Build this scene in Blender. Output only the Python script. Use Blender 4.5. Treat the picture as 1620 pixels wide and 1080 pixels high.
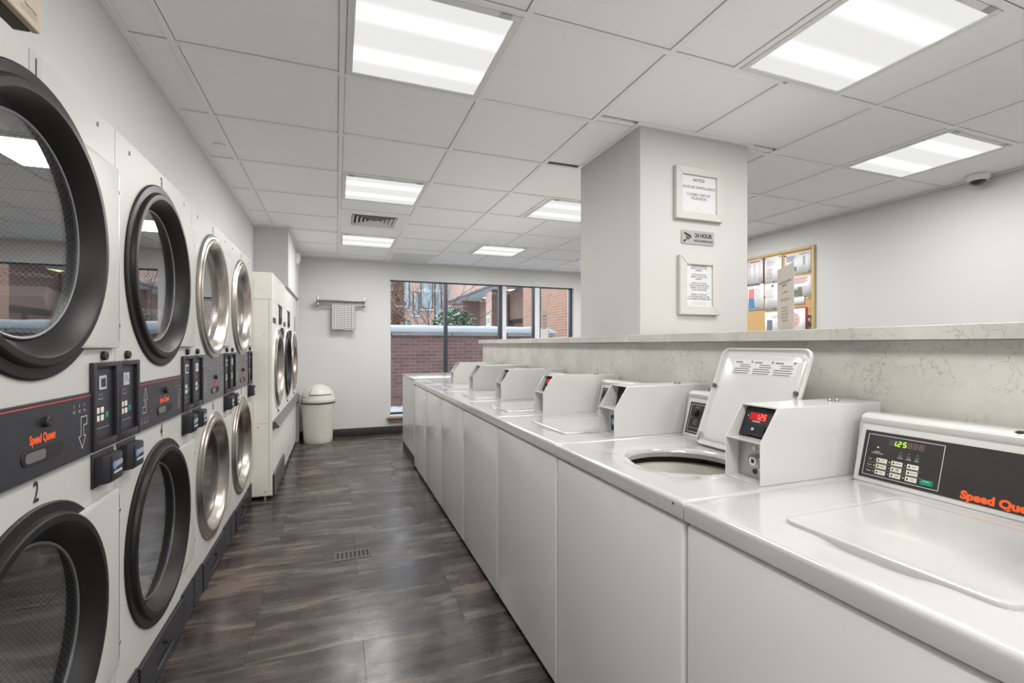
import bpy, bmesh, math, random
from mathutils import Vector, Matrix
random.seed(11)
scene = bpy.context.scene
for o in list(bpy.data.objects): bpy.data.objects.remove(o)
COL = scene.collection
R = math.radians

# ------------------------------------------------------------------ camera, world, exposure
FPX, YAW, HORIZON, EYE = 744.43, .3564, 545.36, 1.227
cd = bpy.data.cameras.new('camera'); cam = bpy.data.objects.new('camera', cd); COL.objects.link(cam)
cd.sensor_width = 36; cd.lens = FPX/1620*36; cd.shift_y = (HORIZON-540)/1620; cd.clip_start = .02; cd.clip_end = 200
cam.location = (0, 0, EYE); cam.rotation_euler = (R(90), 0, -YAW)
scene.camera = cam
wd = bpy.data.worlds.new('world'); scene.world = wd; wd.use_nodes = True
bg = wd.node_tree.nodes['Background']; bg.inputs[0].default_value = (.86, .93, 1, 1); bg.inputs[1].default_value = 1.9
vs = scene.view_settings
vs.view_transform = 'Standard'; vs.look = 'None'; vs.gamma = 1; vs.use_curve_mapping = False; vs.exposure = 0.93
LAMP_W, PANEL_L = 10.5, .51          # power of one ceiling fixture, radiance of its lens at a low angle

CEIL = 2.381
FRONT = .7214      # plane of the washer fronts
SEAM0, PITCH = .1966, .65
DRY_X, DRY_Y0, DRY_W = -.628, .95, .80
BACK_Y = 6.72
DECK = .8775

# ------------------------------------------------------------------ materials
MATS = {}
def nd(t, kind, **kw):
    n = t.nodes.new(kind)
    for k, v in kw.items(): setattr(n, k, v)
    return n
def mat(name, col, rough=.5, metal=0., coat=0., spec=.5, emit=None, es=0., bump=None, var=None, alpha=1):
    if name in MATS: return MATS[name]
    m = bpy.data.materials.new(name); m.use_nodes = True; MATS[name] = m
    t = m.node_tree; p = t.nodes['Principled BSDF']
    p.inputs['Base Color'].default_value = (*col, 1); p.inputs['Roughness'].default_value = rough
    p.inputs['Metallic'].default_value = metal; p.inputs['Coat Weight'].default_value = coat
    p.inputs['Coat Roughness'].default_value = .08
    p.inputs['Specular IOR Level'].default_value = spec
    if emit: p.inputs['Emission Color'].default_value = (*emit, 1); p.inputs['Emission Strength'].default_value = es
    g = nd(t, 'ShaderNodeNewGeometry') if (bump or var) else None
    if var:      # (scale, amount) soft tonal variation of the paint itself
        n = nd(t, 'ShaderNodeTexNoise'); n.inputs['Scale'].default_value = var[0]; n.inputs['Detail'].default_value = 4
        t.links.new(g.outputs['Position'], n.inputs['Vector'])
        mx = nd(t, 'ShaderNodeMix', data_type='RGBA')
        mx.inputs[6].default_value = (*[c*(1-var[1]) for c in col], 1); mx.inputs[7].default_value = (*[min(1, c*(1+var[1])) for c in col], 1)
        t.links.new(n.outputs['Fac'], mx.inputs[0]); t.links.new(mx.outputs[2], p.inputs['Base Color'])
    if bump:
        n = nd(t, 'ShaderNodeTexNoise'); n.inputs['Scale'].default_value = bump[0]; n.inputs['Detail'].default_value = 3
        t.links.new(g.outputs['Position'], n.inputs['Vector'])
        b = nd(t, 'ShaderNodeBump'); b.inputs['Strength'].default_value = bump[1]; b.inputs['Distance'].default_value = .002
        t.links.new(n.outputs['Fac'], b.inputs['Height']); t.links.new(b.outputs[0], p.inputs['Normal'])
    return m
def ramp(t, stops):
    r = nd(t, 'ShaderNodeValToRGB'); e = r.color_ramp.elements
    while len(e) < len(stops): e.new(.5)
    for i, (pos, c) in enumerate(stops): e[i].position = pos; e[i].color = (*c, 1)
    return r
def glass_mat(name, r0, tint):
    """a thin pane: Schlick reflection, the rest passes straight through"""
    m = bpy.data.materials.new(name); m.use_nodes = True; t = m.node_tree; t.nodes.remove(t.nodes['Principled BSDF'])
    out = t.nodes['Material Output']; lw = nd(t, 'ShaderNodeLayerWeight'); lw.inputs[0].default_value = .5
    pw = nd(t, 'ShaderNodeMath', operation='POWER'); pw.inputs[1].default_value = 5; t.links.new(lw.outputs['Facing'], pw.inputs[0])
    ma = nd(t, 'ShaderNodeMath', operation='MULTIPLY_ADD'); ma.inputs[1].default_value = 1-r0; ma.inputs[2].default_value = r0; t.links.new(pw.outputs[0], ma.inputs[0])
    tr = nd(t, 'ShaderNodeBsdfTransparent'); tr.inputs[0].default_value = (*tint, 1)
    gl = nd(t, 'ShaderNodeBsdfGlossy'); gl.inputs['Roughness'].default_value = .01
    mx = nd(t, 'ShaderNodeMixShader')
    t.links.new(ma.outputs[0], mx.inputs[0]); t.links.new(tr.outputs[0], mx.inputs[1]); t.links.new(gl.outputs[0], mx.inputs[2]); t.links.new(mx.outputs[0], out.inputs[0])
    MATS[name] = m; return m

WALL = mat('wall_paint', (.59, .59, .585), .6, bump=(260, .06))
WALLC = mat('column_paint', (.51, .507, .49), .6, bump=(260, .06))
TRIM = mat('white_trim', (.78, .78, .78), .4)
TEE = mat('ceiling_tee_white', (.92, .92, .92), .45)
TILE = mat('ceiling_tile_white', (.97, .97, .965), .8, bump=(240, .5), var=(3, .015))
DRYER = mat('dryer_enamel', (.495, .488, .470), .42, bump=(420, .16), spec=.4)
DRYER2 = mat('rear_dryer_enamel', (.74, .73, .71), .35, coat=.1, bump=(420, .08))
DRYSIDE = mat('rear_dryer_side', (.80, .77, .70), .45, var=(6, .03))
WASH = mat('washer_enamel', (.455, .453, .444), .16, coat=.5)  # washer white darkened for the tops, offsetting strong overhead light
BOXM = mat('coin_box_enamel', (.60, .596, .58), .2, coat=.4)  # same white, lighter to balance the light on boxes, consoles and raised lid
WASHF = mat('washer_front_enamel', (.71, .705, .69), .22, coat=.3)  # same white lightened for the fronts, which catch less light
CHAR = mat('charcoal_plastic', (.022, .022, .027), .42, spec=.35)
CHAR2 = mat('charcoal_panel', (.029, .029, .036), .38, spec=.35)
CHAR3 = mat('grey_panel', (.085, .085, .095), .38, coat=.1)
BLACK = mat('black_rubber', (.016, .016, .016), .42)
RIMB = mat('black_rim_enamel', (.010, .0097, .0092), .40, spec=.28)
DARK = mat('dark_recess', (.012, .012, .012), .7)
CHROME = mat('brushed_chrome', (.46, .415, .375), .26, metal=1.)
STEEL = mat('steel', (.50, .50, .51), .32, metal=1.)
NICKEL = mat('satin_nickel', (.40, .39, .375), .30, metal=1.)
ORANGE = mat('orange_print', (.85, .11, .02), .5)
REDP = mat('red_print', (.55, .07, .05), .5)
WHITEP = mat('white_print', (.75, .75, .72), .5)
BLACKP = mat('black_print', (.02, .02, .022), .55)
GREYP = mat('grey_print', (.42, .42, .43), .6)
GREENB = mat('green_button', (.0, .25, .15), .4)
CREAMB = mat('cream_button', (.72, .69, .60), .4)
LCD = mat('lcd_grey', (.45, .48, .52), .15, coat=.4)
REDLED = mat('red_led_window', (.16, .003, .004), .3, emit=(1, .01, .015), es=.22)
REDSEG = mat('red_led_digit', (.8, .1, .08), .3, emit=(1, .14, .10), es=.9)
GRNSEG = mat('green_led_digit', (.3, .7, .03), .3, emit=(.42, 1, .02), es=.75)
GRNDIM = mat('unlit_segments', (.16, .12, .11), .4)
GRNWIN = mat('display_window', (.075, .055, .05), .25)
PAPER = mat('paper', (.60, .61, .62), .7)
PAPERC = mat('cream_paper', (.56, .51, .45), .6)
FRAMEW = mat('frame_white', (.51, .50, .475), .45)
SIGNM = mat('sign_aluminium', (.30, .30, .285), .35, metal=.3)
WOODF = mat('board_frame_wood', (.52, .38, .17), .45, var=(30, .15))
CORK = mat('cork', (.56, .36, .16), .85, bump=(500, .5), var=(160, .32))
BASEB = mat('black_vinyl', (.028, .027, .027), .4)
BIN = mat('bin_plastic', (.62, .59, .54), .36, var=(3, .03))
BEIGE = mat('beige_metal', (.50, .42, .32), .5)
BROWN = mat('brown_plastic', (.075, .055, .04), .6)
FROST = mat('frosted_lens', (.62, .63, .60), .4)
BRASS = mat('tarnished_brass', (.095, .08, .066), .5, metal=.3, var=(90, .35))
ALU = mat('dark_window_frame', (.035, .045, .06), .35, metal=.2)
ALUW = mat('white_window_post', (.66, .67, .70), .35)
SILLW = mat('sill_brown', (.26, .17, .11), .55)
SNOW = mat('snow', (.50, .545, .59), .7, bump=(9, .6))
COPING = mat('coping_stone', (.26, .25, .24), .85, var=(14, .25))
LEAF = mat('evergreen_leaf', (.035, .085, .035), .55, var=(40, .5))
BARK = mat('bark', (.12, .095, .08), .85)
IVY = mat('dry_ivy_leaf', (.16, .085, .05), .8, var=(60, .6))
MORTAR = mat('mortar', (.33, .29, .275), .9)
SOFF = mat('canopy_soffit', (.55, .60, .62), .7)
WINB = mat('far_window_glass', (.30, .38, .42), .15)
DARKBR = mat('dark_opening', (.03, .025, .022), .4)
BLUEP = mat('blue_print', (.05, .22, .45), .6)
SALMON = mat('salmon_print', (.70, .20, .18), .6)
BEZEL = mat('acrylic_edge', (.62, .64, .66), .2)
LAMPY = mat('canopy_light', (.9, .8, .55), .5, emit=(1, .85, .55), es=1.2)
GLASSD = glass_mat('dryer_door_glass', .27, (.94, .95, .96))
GLASSW = glass_mat('window_glass', .004, (.96, .98, .99))
ACRYL = glass_mat('clear_acrylic', .04, (.93, .94, .95))

def rnd_offset(t, g, amt):
    oi = nd(t, 'ShaderNodeObjectInfo'); cv = nd(t, 'ShaderNodeMath', operation='MULTIPLY'); cv.inputs[1].default_value = amt
    t.links.new(oi.outputs['Random'], cv.inputs[0])
    cb = nd(t, 'ShaderNodeCombineXYZ'); t.links.new(cv.outputs[0], cb.inputs[0]); t.links.new(cv.outputs[0], cb.inputs[2])
    ad = nd(t, 'ShaderNodeVectorMath', operation='ADD'); t.links.new(g.outputs['Position'], ad.inputs[0]); t.links.new(cb.outputs[0], ad.inputs[1])
    return ad, oi
def floor_mat():
    m = bpy.data.materials.new('plank_look_vinyl'); m.use_nodes = True; t = m.node_tree; p = t.nodes['Principled BSDF']
    g = nd(t, 'ShaderNodeNewGeometry'); ad, oi = rnd_offset(t, g, 37.)
    def streak(sx, sy, detail, dist):
        mp = nd(t, 'ShaderNodeMapping'); mp.inputs['Scale'].default_value = (sx, sy, 3)
        t.links.new(ad.outputs[0], mp.inputs[0])
        n = nd(t, 'ShaderNodeTexNoise'); n.inputs['Scale'].default_value = 1; n.inputs['Detail'].default_value = detail; n.inputs['Distortion'].default_value = dist
        n.inputs['Roughness'].default_value = .6
        t.links.new(mp.outputs[0], n.inputs['Vector']); return n
    a = streak(2.0, 11, 6, .6); b = streak(5, 130, 4, .3); c = streak(1.1, 4.5, 2, .4)
    ad1 = nd(t, 'ShaderNodeMath', operation='MULTIPLY_ADD'); ad1.inputs[1].default_value = .32; t.links.new(b.outputs['Fac'], ad1.inputs[0]); t.links.new(a.outputs['Fac'], ad1.inputs[2])
    ad2 = nd(t, 'ShaderNodeMath', operation='MULTIPLY_ADD'); ad2.inputs[1].default_value = .45; t.links.new(c.outputs['Fac'], ad2.inputs[0]); t.links.new(ad1.outputs[0], ad2.inputs[2])
    rp = ramp(t, [(.66, (.0165, .0112, .0105)), (.82, (.036, .0265, .0245)), (.95, (.070, .055, .047)), (1.03, (.13, .105, .086))])
    t.links.new(ad2.outputs[0], rp.inputs[0]); t.links.new(rp.outputs[0], p.inputs['Base Color'])
    sc = nd(t, 'ShaderNodeTexNoise'); sc.inputs['Scale'].default_value = 7; sc.inputs['Detail'].default_value = 6; t.links.new(g.outputs['Position'], sc.inputs['Vector'])
    mr = nd(t, 'ShaderNodeMapRange'); mr.inputs[1].default_value = .35; mr.inputs[2].default_value = .7; mr.inputs[3].default_value = .20; mr.inputs[4].default_value = .33
    t.links.new(sc.outputs['Fac'], mr.inputs[0]); t.links.new(mr.outputs[0], p.inputs['Roughness'])
    bp = nd(t, 'ShaderNodeBump'); bp.inputs['Strength'].default_value = .25; bp.inputs['Distance'].default_value = .0015
    t.links.new(b.outputs['Fac'], bp.inputs['Height']); t.links.new(bp.outputs[0], p.inputs['Normal'])
    p.inputs['Specular IOR Level'].default_value = .5
    return m
FLOORM = floor_mat()
def marble_mat():
    m = bpy.data.materials.new('marble_laminate'); m.use_nodes = True; t = m.node_tree; p = t.nodes['Principled BSDF']
    g = nd(t, 'ShaderNodeNewGeometry')
    n = nd(t, 'ShaderNodeTexNoise'); n.inputs['Scale'].default_value = 11; n.inputs['Detail'].default_value = 8; t.links.new(g.outputs['Position'], n.inputs['Vector'])
    mm = nd(t, 'ShaderNodeVectorMath', operation='MULTIPLY_ADD'); mm.inputs[1].default_value = (.34,)*3
    t.links.new(n.outputs['Color'], mm.inputs[0]); t.links.new(g.outputs['Position'], mm.inputs[2])
    v = nd(t, 'ShaderNodeTexVoronoi', feature='DISTANCE_TO_EDGE'); v.inputs['Scale'].default_value = 15; t.links.new(mm.outputs[0], v.inputs['Vector'])
    rv = ramp(t, [(0, (1, 1, 1)), (.034, (0, 0, 0))]); t.links.new(v.outputs['Distance'], rv.inputs[0])
    k = nd(t, 'ShaderNodeTexNoise'); k.inputs['Scale'].default_value = 7; k.inputs['Detail'].default_value = 5; t.links.new(g.outputs['Position'], k.inputs['Vector'])
    rk = ramp(t, [(.37, (0, 0, 0)), (.57, (1, 1, 1))]); t.links.new(k.outputs['Fac'], rk.inputs[0])
    mu = nd(t, 'ShaderNodeMath', operation='MULTIPLY'); t.links.new(rv.outputs[0], mu.inputs[0]); t.links.new(rk.outputs[0], mu.inputs[1])
    cl = nd(t, 'ShaderNodeTexNoise'); cl.inputs['Scale'].default_value = 5; cl.inputs['Detail'].default_value = 6; t.links.new(g.outputs['Position'], cl.inputs['Vector'])
    rc = ramp(t, [(.3, (.47, .455, .42)), (.7, (.60, .588, .55))]); t.links.new(cl.outputs['Fac'], rc.inputs[0])
    mx = nd(t, 'ShaderNodeMix', data_type='RGBA'); mx.inputs[7].default_value = (.20, .185, .185, 1)
    s = nd(t, 'ShaderNodeMath', operation='MULTIPLY'); s.inputs[1].default_value = .62; t.links.new(mu.outputs[0], s.inputs[0])
    t.links.new(s.outputs[0], mx.inputs[0]); t.links.new(rc.outputs[0], mx.inputs[6]); t.links.new(mx.outputs[2], p.inputs['Base Color'])
    p.inputs['Roughness'].default_value = .34
    return m
MARBLE = marble_mat()
def brick_piece_mat():
    m = bpy.data.materials.new('garden_brick'); m.use_nodes = True; t = m.node_tree; p = t.nodes['Principled BSDF']
    oi = nd(t, 'ShaderNodeObjectInfo'); rp = ramp(t, [(0, (.150, .085, .079)), (.5, (.190, .106, .098)), (1, (.225, .122, .108))])
    g = nd(t, 'ShaderNodeNewGeometry'); n = nd(t, 'ShaderNodeTexNoise'); n.inputs['Scale'].default_value = 40; t.links.new(g.outputs['Position'], n.inputs['Vector'])
    ad = nd(t, 'ShaderNodeMath', operation='MULTIPLY_ADD'); ad.inputs[1].default_value = .4; t.links.new(n.outputs['Fac'], ad.inputs[0]); t.links.new(oi.outputs['Random'], ad.inputs[2])
    sb = nd(t, 'ShaderNodeMath', operation='SUBTRACT'); sb.inputs[1].default_value = .2; t.links.new(ad.outputs[0], sb.inputs[0])
    t.links.new(sb.outputs[0], rp.inputs[0]); t.links.new(rp.outputs[0], p.inputs['Base Color']); p.inputs['Roughness'].default_value = .85
    return m
BRICKP = brick_piece_mat()
def brick_wall_mat(name, c1, c2, mortar, axis):
    m = bpy.data.materials.new(name); m.use_nodes = True; t = m.node_tree; p = t.nodes['Principled BSDF']
    g = nd(t, 'ShaderNodeNewGeometry'); sp = nd(t, 'ShaderNodeSeparateXYZ'); cb = nd(t, 'ShaderNodeCombineXYZ'); t.links.new(g.outputs['Position'], sp.inputs[0])
    t.links.new(sp.outputs[axis], cb.inputs[0]); t.links.new(sp.outputs[2], cb.inputs[1])
    b = nd(t, 'ShaderNodeTexBrick'); b.inputs['Scale'].default_value = 1; b.inputs['Brick Width'].default_value = .213; b.inputs['Row Height'].default_value = .0677
    b.inputs['Mortar Size'].default_value = .006; b.inputs['Color1'].default_value = (*c1, 1); b.inputs['Color2'].default_value = (*c2, 1); b.inputs['Mortar'].default_value = (*mortar, 1)
    t.links.new(cb.outputs[0], b.inputs['Vector']); t.links.new(b.outputs['Color'], p.inputs['Base Color']); p.inputs['Roughness'].default_value = .85
    return m
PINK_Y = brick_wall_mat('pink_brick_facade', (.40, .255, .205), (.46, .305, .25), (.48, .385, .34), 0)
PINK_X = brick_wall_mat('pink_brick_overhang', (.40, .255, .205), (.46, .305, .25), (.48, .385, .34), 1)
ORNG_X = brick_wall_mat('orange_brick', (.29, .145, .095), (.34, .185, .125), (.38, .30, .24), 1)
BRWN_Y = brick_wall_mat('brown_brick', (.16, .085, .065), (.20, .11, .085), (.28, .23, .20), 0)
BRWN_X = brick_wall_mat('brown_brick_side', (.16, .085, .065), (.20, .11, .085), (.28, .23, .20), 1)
def perf_mat():
    m = bpy.data.materials.new('perforated_drum'); m.use_nodes = True; t = m.node_tree; p = t.nodes['Principled BSDF']
    uv = nd(t, 'ShaderNodeUVMap'); uv.uv_map = 'UVMap'
    def dots(off):
        a = nd(t, 'ShaderNodeVectorMath', operation='ADD'); a.inputs[1].default_value = (off, off, 0); t.links.new(uv.outputs[0], a.inputs[0])
        f = nd(t, 'ShaderNodeVectorMath', operation='FRACTION'); t.links.new(a.outputs[0], f.inputs[0])
        s = nd(t, 'ShaderNodeVectorMath', operation='SUBTRACT'); s.inputs[1].default_value = (.5, .5, 0); t.links.new(f.outputs[0], s.inputs[0])
        l = nd(t, 'ShaderNodeVectorMath', operation='LENGTH'); t.links.new(s.outputs[0], l.inputs[0]); return l
    mn = nd(t, 'ShaderNodeMath', operation='MINIMUM'); t.links.new(dots(0).outputs['Value'], mn.inputs[0]); t.links.new(dots(.5).outputs['Value'], mn.inputs[1])
    rp = ramp(t, [(.27, (.010, .010, .010)), (.32, (.25, .245, .24))]); t.links.new(mn.outputs[0], rp.inputs[0])
    t.links.new(rp.outputs[0], p.inputs['Base Color']); p.inputs['Roughness'].default_value = .5
    return m
DRUM = perf_mat()
def towel_mat():
    m = bpy.data.materials.new('checked_towel'); m.use_nodes = True; t = m.node_tree; p = t.nodes['Principled BSDF']
    uv = nd(t, 'ShaderNodeUVMap'); uv.uv_map = 'UVMap'; sp = nd(t, 'ShaderNodeSeparateXYZ'); t.links.new(uv.outputs[0], sp.inputs[0])
    def line(o):
        f = nd(t, 'ShaderNodeMath', operation='FRACT'); t.links.new(o, f.inputs[0])
        c = nd(t, 'ShaderNodeMath', operation='LESS_THAN'); c.inputs[1].default_value = .34; t.links.new(f.outputs[0], c.inputs[0]); return c
    ad = nd(t, 'ShaderNodeMath', operation='ADD'); t.links.new(line(sp.outputs[0]).outputs[0], ad.inputs[0]); t.links.new(line(sp.outputs[1]).outputs[0], ad.inputs[1])
    rp = ramp(t, [(0, (.80, .79, .77)), (.5, (.20, .18, .17)), (1, (.05, .045, .045))]); hf = nd(t, 'ShaderNodeMath', operation='MULTIPLY'); hf.inputs[1].default_value = .5
    t.links.new(ad.outputs[0], hf.inputs[0]); t.links.new(hf.outputs[0], rp.inputs[0]); t.links.new(rp.outputs[0], p.inputs['Base Color']); p.inputs['Roughness'].default_value = .9
    return m
TOWEL = towel_mat()
def lens_mat():     # prismatic lens of a two-tube fixture: brighter over its two tubes
    m = bpy.data.materials.new('fixture_lens'); m.use_nodes = True; t = m.node_tree; t.nodes.remove(t.nodes['Principled BSDF'])
    tc = nd(t, 'ShaderNodeTexCoord'); sp = nd(t, 'ShaderNodeSeparateXYZ'); t.links.new(tc.outputs['Object'], sp.inputs[0])
    ab = nd(t, 'ShaderNodeMath', operation='ABSOLUTE'); t.links.new(sp.outputs[1], ab.inputs[0])
    sb = nd(t, 'ShaderNodeMath', operation='SUBTRACT'); sb.inputs[1].default_value = .125; t.links.new(ab.outputs[0], sb.inputs[0])
    a2 = nd(t, 'ShaderNodeMath', operation='ABSOLUTE'); t.links.new(sb.outputs[0], a2.inputs[0])
    mr = nd(t, 'ShaderNodeMapRange', interpolation_type='SMOOTHERSTEP'); mr.inputs[1].default_value = 0; mr.inputs[2].default_value = .075; mr.inputs[3].default_value = 1.35*PANEL_L; mr.inputs[4].default_value = .86*PANEL_L
    t.links.new(a2.outputs[0], mr.inputs[0])
    e = nd(t, 'ShaderNodeEmission'); e.inputs[0].default_value = (1, .995, .965, 1); t.links.new(mr.outputs[0], e.inputs[1])
    t.links.new(e.outputs[0], t.nodes['Material Output'].inputs[0])
    return m
LENS = lens_mat()

# ------------------------------------------------------------------ builders
def link(name, data, parent=None, loc=None):
    o = bpy.data.objects.new(name, data); COL.objects.link(o)
    if parent: o.parent = parent
    if loc: o.location = loc
    return o
def thing(name, label, cat, loc=(0, 0, 0), group=None, rotz=0):
    o = link(name, None, None, loc); o.rotation_euler = (0, 0, rotz); o.empty_display_size = .05
    return tag(o, label, cat, group)
def tag(o, label, cat, group=None):
    o['label'] = label; o['category'] = cat
    if group: o['group'] = group
    return o
def structure(o): o['kind'] = 'structure'; return o
class B:
    def __init__(s): s.bm = bmesh.new()
    def box(s, x0, x1, y0, y1, z0, z1, bev=0, seg=2):
        M = Matrix.Translation(((x0+x1)/2, (y0+y1)/2, (z0+z1)/2)) @ Matrix.Diagonal((x1-x0, y1-y0, z1-z0, 1))
        r = bmesh.ops.create_cube(s.bm, size=1, matrix=M)
        if bev:
            es = list({e for v in r['verts'] for e in v.link_edges})
            bmesh.ops.bevel(s.bm, geom=es, offset=bev, segments=seg, affect='EDGES', profile=.5)
        return s
    def lathe(s, prof, axis='x', c=(0, 0, 0), seg=48, uv=None, close=False):
        c = Vector(c); rings = []
        uvl = (s.bm.loops.layers.uv.get('UVMap') or s.bm.loops.layers.uv.new('UVMap')) if uv else None
        for a, r in prof:
            ring = []
            for k in range(seg):
                t = 2*math.pi*k/seg; u, v = r*math.cos(t), r*math.sin(t)
                p = Vector((a, u, v)) if axis == 'x' else Vector((v, a, u)) if axis == 'y' else Vector((u, v, a))
                ring.append(s.bm.verts.new(c+p))
            rings.append(ring)
        n = len(rings)
        for i in range(n if close else n-1):
            A, Bq = rings[i], rings[(i+1) % n]
            for k in range(seg):
                k2 = (k+1) % seg
                f = s.bm.faces.new((A[k], A[k2], Bq[k2], Bq[k]))
                if uv:
                    d0, d1 = uv[1]*i, uv[1]*(i+1)
                    for l, q in zip(f.loops, ((k, d0), (k+1, d0), (k+1, d1), (k, d1))): l[uvl].uv = (q[0]*uv[0]/seg, q[1])
        s.rings = rings
        return s
    def cap(s, i): s.bm.faces.new(s.rings[i]); return s
    def disc(s, a, r, axis='x', c=(0, 0, 0), seg=32, th=.002):
        s.lathe([(a-th/2, r), (a+th/2, r)], axis, c, seg); s.cap(0); s.cap(-1); return s
    def cyl(s, p0, p1, r, seg=12, r1=None):
        p0, p1 = Vector(p0), Vector(p1); d = (p1-p0).normalized(); q = d.orthogonal().normalized(); w = d.cross(q); rs = []
        for p, rr in ((p0, r), (p1, r if r1 is None else r1)):
            rs.append([s.bm.verts.new(p+(q*math.cos(2*math.pi*k/seg)+w*math.sin(2*math.pi*k/seg))*rr) for k in range(seg)])
        for k in range(seg): s.bm.faces.new((rs[0][k], rs[0][(k+1) % seg], rs[1][(k+1) % seg], rs[1][k]))
        s.bm.faces.new(rs[0]); s.bm.faces.new(rs[1]); return s
    def prism(s, pts, axis, a0, a1, bev=0, seg=2):
        f = (lambda u, v, a: (a, u, v)) if axis == 'x' else (lambda u, v, a: (u, a, v)) if axis == 'y' else (lambda u, v, a: (u, v, a))
        A = [s.bm.verts.new(f(u, v, a0)) for u, v in pts]; C = [s.bm.verts.new(f(u, v, a1)) for u, v in pts]; n = len(pts)
        fs = [s.bm.faces.new(A), s.bm.faces.new(C)]
        for k in range(n): fs.append(s.bm.faces.new((A[k], A[(k+1) % n], C[(k+1) % n], C[k])))
        if bev:
            es = list({e for v in C for e in v.link_edges if all(q in C for q in e.verts)} | {e for v in A for e in v.link_edges if all(q in A for q in e.verts)})
            bmesh.ops.bevel(s.bm, geom=es, offset=bev, segments=seg, affect='EDGES', profile=.5)
        return s
    def quad(s, *pts): s.bm.faces.new([s.bm.verts.new(p) for p in pts]); return s
    def strip(s, pts, w, axis, a):       # flat polyline of width w in the plane axis = a
        for (u0, v0), (u1, v1) in zip(pts, pts[1:]):
            d = Vector((u1-u0, v1-v0)).normalized()*w/2; nrm = Vector((-d.y, d.x)); q = [(u0-d.x+nrm.x, v0-d.y+nrm.y), (u1+d.x+nrm.x, v1+d.y+nrm.y), (u1+d.x-nrm.x, v1+d.y-nrm.y), (u0-d.x-nrm.x, v0-d.y-nrm.y)]
            s.quad(*[(a, u, v) if axis == 'x' else (u, a, v) if axis == 'y' else (u, v, a) for u, v in q])
        return s
    def mesh(s, name, m, smooth=True, ang=32):
        bmesh.ops.recalc_face_normals(s.bm, faces=s.bm.faces)
        me = bpy.data.meshes.new(name); s.bm.to_mesh(me); s.bm.free(); me.materials.append(m)
        if smooth:
            me.polygons.foreach_set('use_smooth', [True]*len(me.polygons)); me.set_sharp_from_angle(angle=R(ang))
        return me
    def obj(s, name, m, parent=None, loc=None, smooth=True, ang=32): return link(name, s.mesh(name, m, smooth, ang), parent, loc)
CACHE = {}
def part(name, key, parent, m, build, loc=None, ang=32):
    """a child mesh; alike parts share the mesh stored under key"""
    k = (key, m.name)
    if k not in CACHE: CACHE[k] = build(B()).mesh(name, m, True, ang)
    return link(name, CACHE[k], parent, loc)
def rrect(x0, x1, y0, y1, r, n=6):
    pts = []
    for cx, cy, a in ((x1-r, y1-r, 0), (x0+r, y1-r, 90), (x0+r, y0+r, 180), (x1-r, y0+r, 270)):
        for k in range(n+1): t = R(a+90*k/n); pts.append((cx+r*math.cos(t), cy+r*math.sin(t)))
    return pts
TXT = {}
def text(body, size, m, parent, org, xd, yd, name='lettering', bold=0., sx=1., align='CENTER', spacing=1.):
    key = (body, m.name, bold, align, spacing)
    if key not in TXT:
        cu = bpy.data.curves.new('t', 'FONT'); cu.body = body; cu.size = 1; cu.align_x = align; cu.align_y = 'CENTER'; cu.offset = bold; cu.extrude = .004; cu.space_line = spacing
        cu.resolution_u = 3
        o = bpy.data.objects.new('t', cu); COL.objects.link(o); bpy.context.view_layer.update()
        me = bpy.data.meshes.new_from_object(o); bpy.data.objects.remove(o)
        me.materials.clear(); me.materials.append(m); me.name = 'lettering'; TXT[key] = me
    xd, yd = Vector(xd).normalized(), Vector(yd).normalized(); z = xd.cross(yd)
    o = link(name, TXT[key], parent)
    o.matrix_local = Matrix.Translation(org) @ Matrix((xd, yd, z)).transposed().to_4x4() @ Matrix.Diagonal((size*sx, size, size*.1, 1))
    return o
def copy_tree(o, parent=None):
    c = o.copy(); COL.objects.link(c); c.parent = parent
    for ch in list(o.children): copy_tree(ch, c)
    return c

# ------------------------------------------------------------------ room shell
fl = structure(B().box(-1.45, 4.4, -2.6, 6.92, -.12, -.008).obj('floor', mat('subfloor', (.07, .058, .05), .9)))
k = 0
TLX, TLY = .875, .6
for r in range(-4, 8):
    y0 = 2.045+r*TLY
    off = -.335 if r % 2 == 0 else .1025
    for i in range(-2, 5):
        x0, x1 = max(off+i*TLX, -1.45), min(off+(i+1)*TLX, 4.2)
        ya, yb = y0, min(y0+TLY, BACK_Y)
        if x1-x0 < .05 or yb-ya < .05: continue
        w, d = round(x1-x0-.0009, 4), round(yb-ya-.0006, 4)
        part('floor_tile', ('ft', w, d), fl, FLOORM, lambda b: b.box(0, w, 0, d, -.008, 0, .0003, 1), (x0, ya, 0))

ce = structure(B().box(-1.45, 4.4, -2.6, 6.92, CEIL+.022, CEIL+.15).obj('ceiling', mat('plenum', (.34, .34, .34), .9)))
GX = [-.745, -.5893, .0207, .6307, 1.2407, 1.8507, 2.4607, 3.0707, 3.6807, 4.2]
GY = [2.139+.61*j for j in range(-7, 8)]
GY = [-2.5]+[y for y in GY if -2.4 < y < BACK_Y-.1]+[BACK_Y]
LIGHTS = [(.0207, 1.529), (.0207, 3.359), (.0207, 5.189), (1.565, .919), (1.565, 3.359), (1.565, 5.189), (3.0707, 1.529), (3.0707, 3.359), (3.0707, 5.189),
          (.0207, -.301), (1.565, -.911), (3.0707, -.301), (.0207, -2.131+.61), (3.0707, -1.521)]  # fixtures after the first seven are unseen, added for their light
POWER = [.68, 1.0, 1.05, .76, 1.0, 1.15, .72, .75, 1.3, 1.1, 1.3, 1.3, 1.3, 1.3]      # how hard each fixture is driven
VENTS = [(.0207, 4.27), (.6307, 6.06)]
blocks = [(x, x+.61, y, y+.61) for x, y in LIGHTS]+[(x, x+.61, y, y+.61) for x, y in VENTS]+[(1.492, 2.23, 2.08, 2.72), (-1.4, -.45, 5.12, 6.8)]
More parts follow.
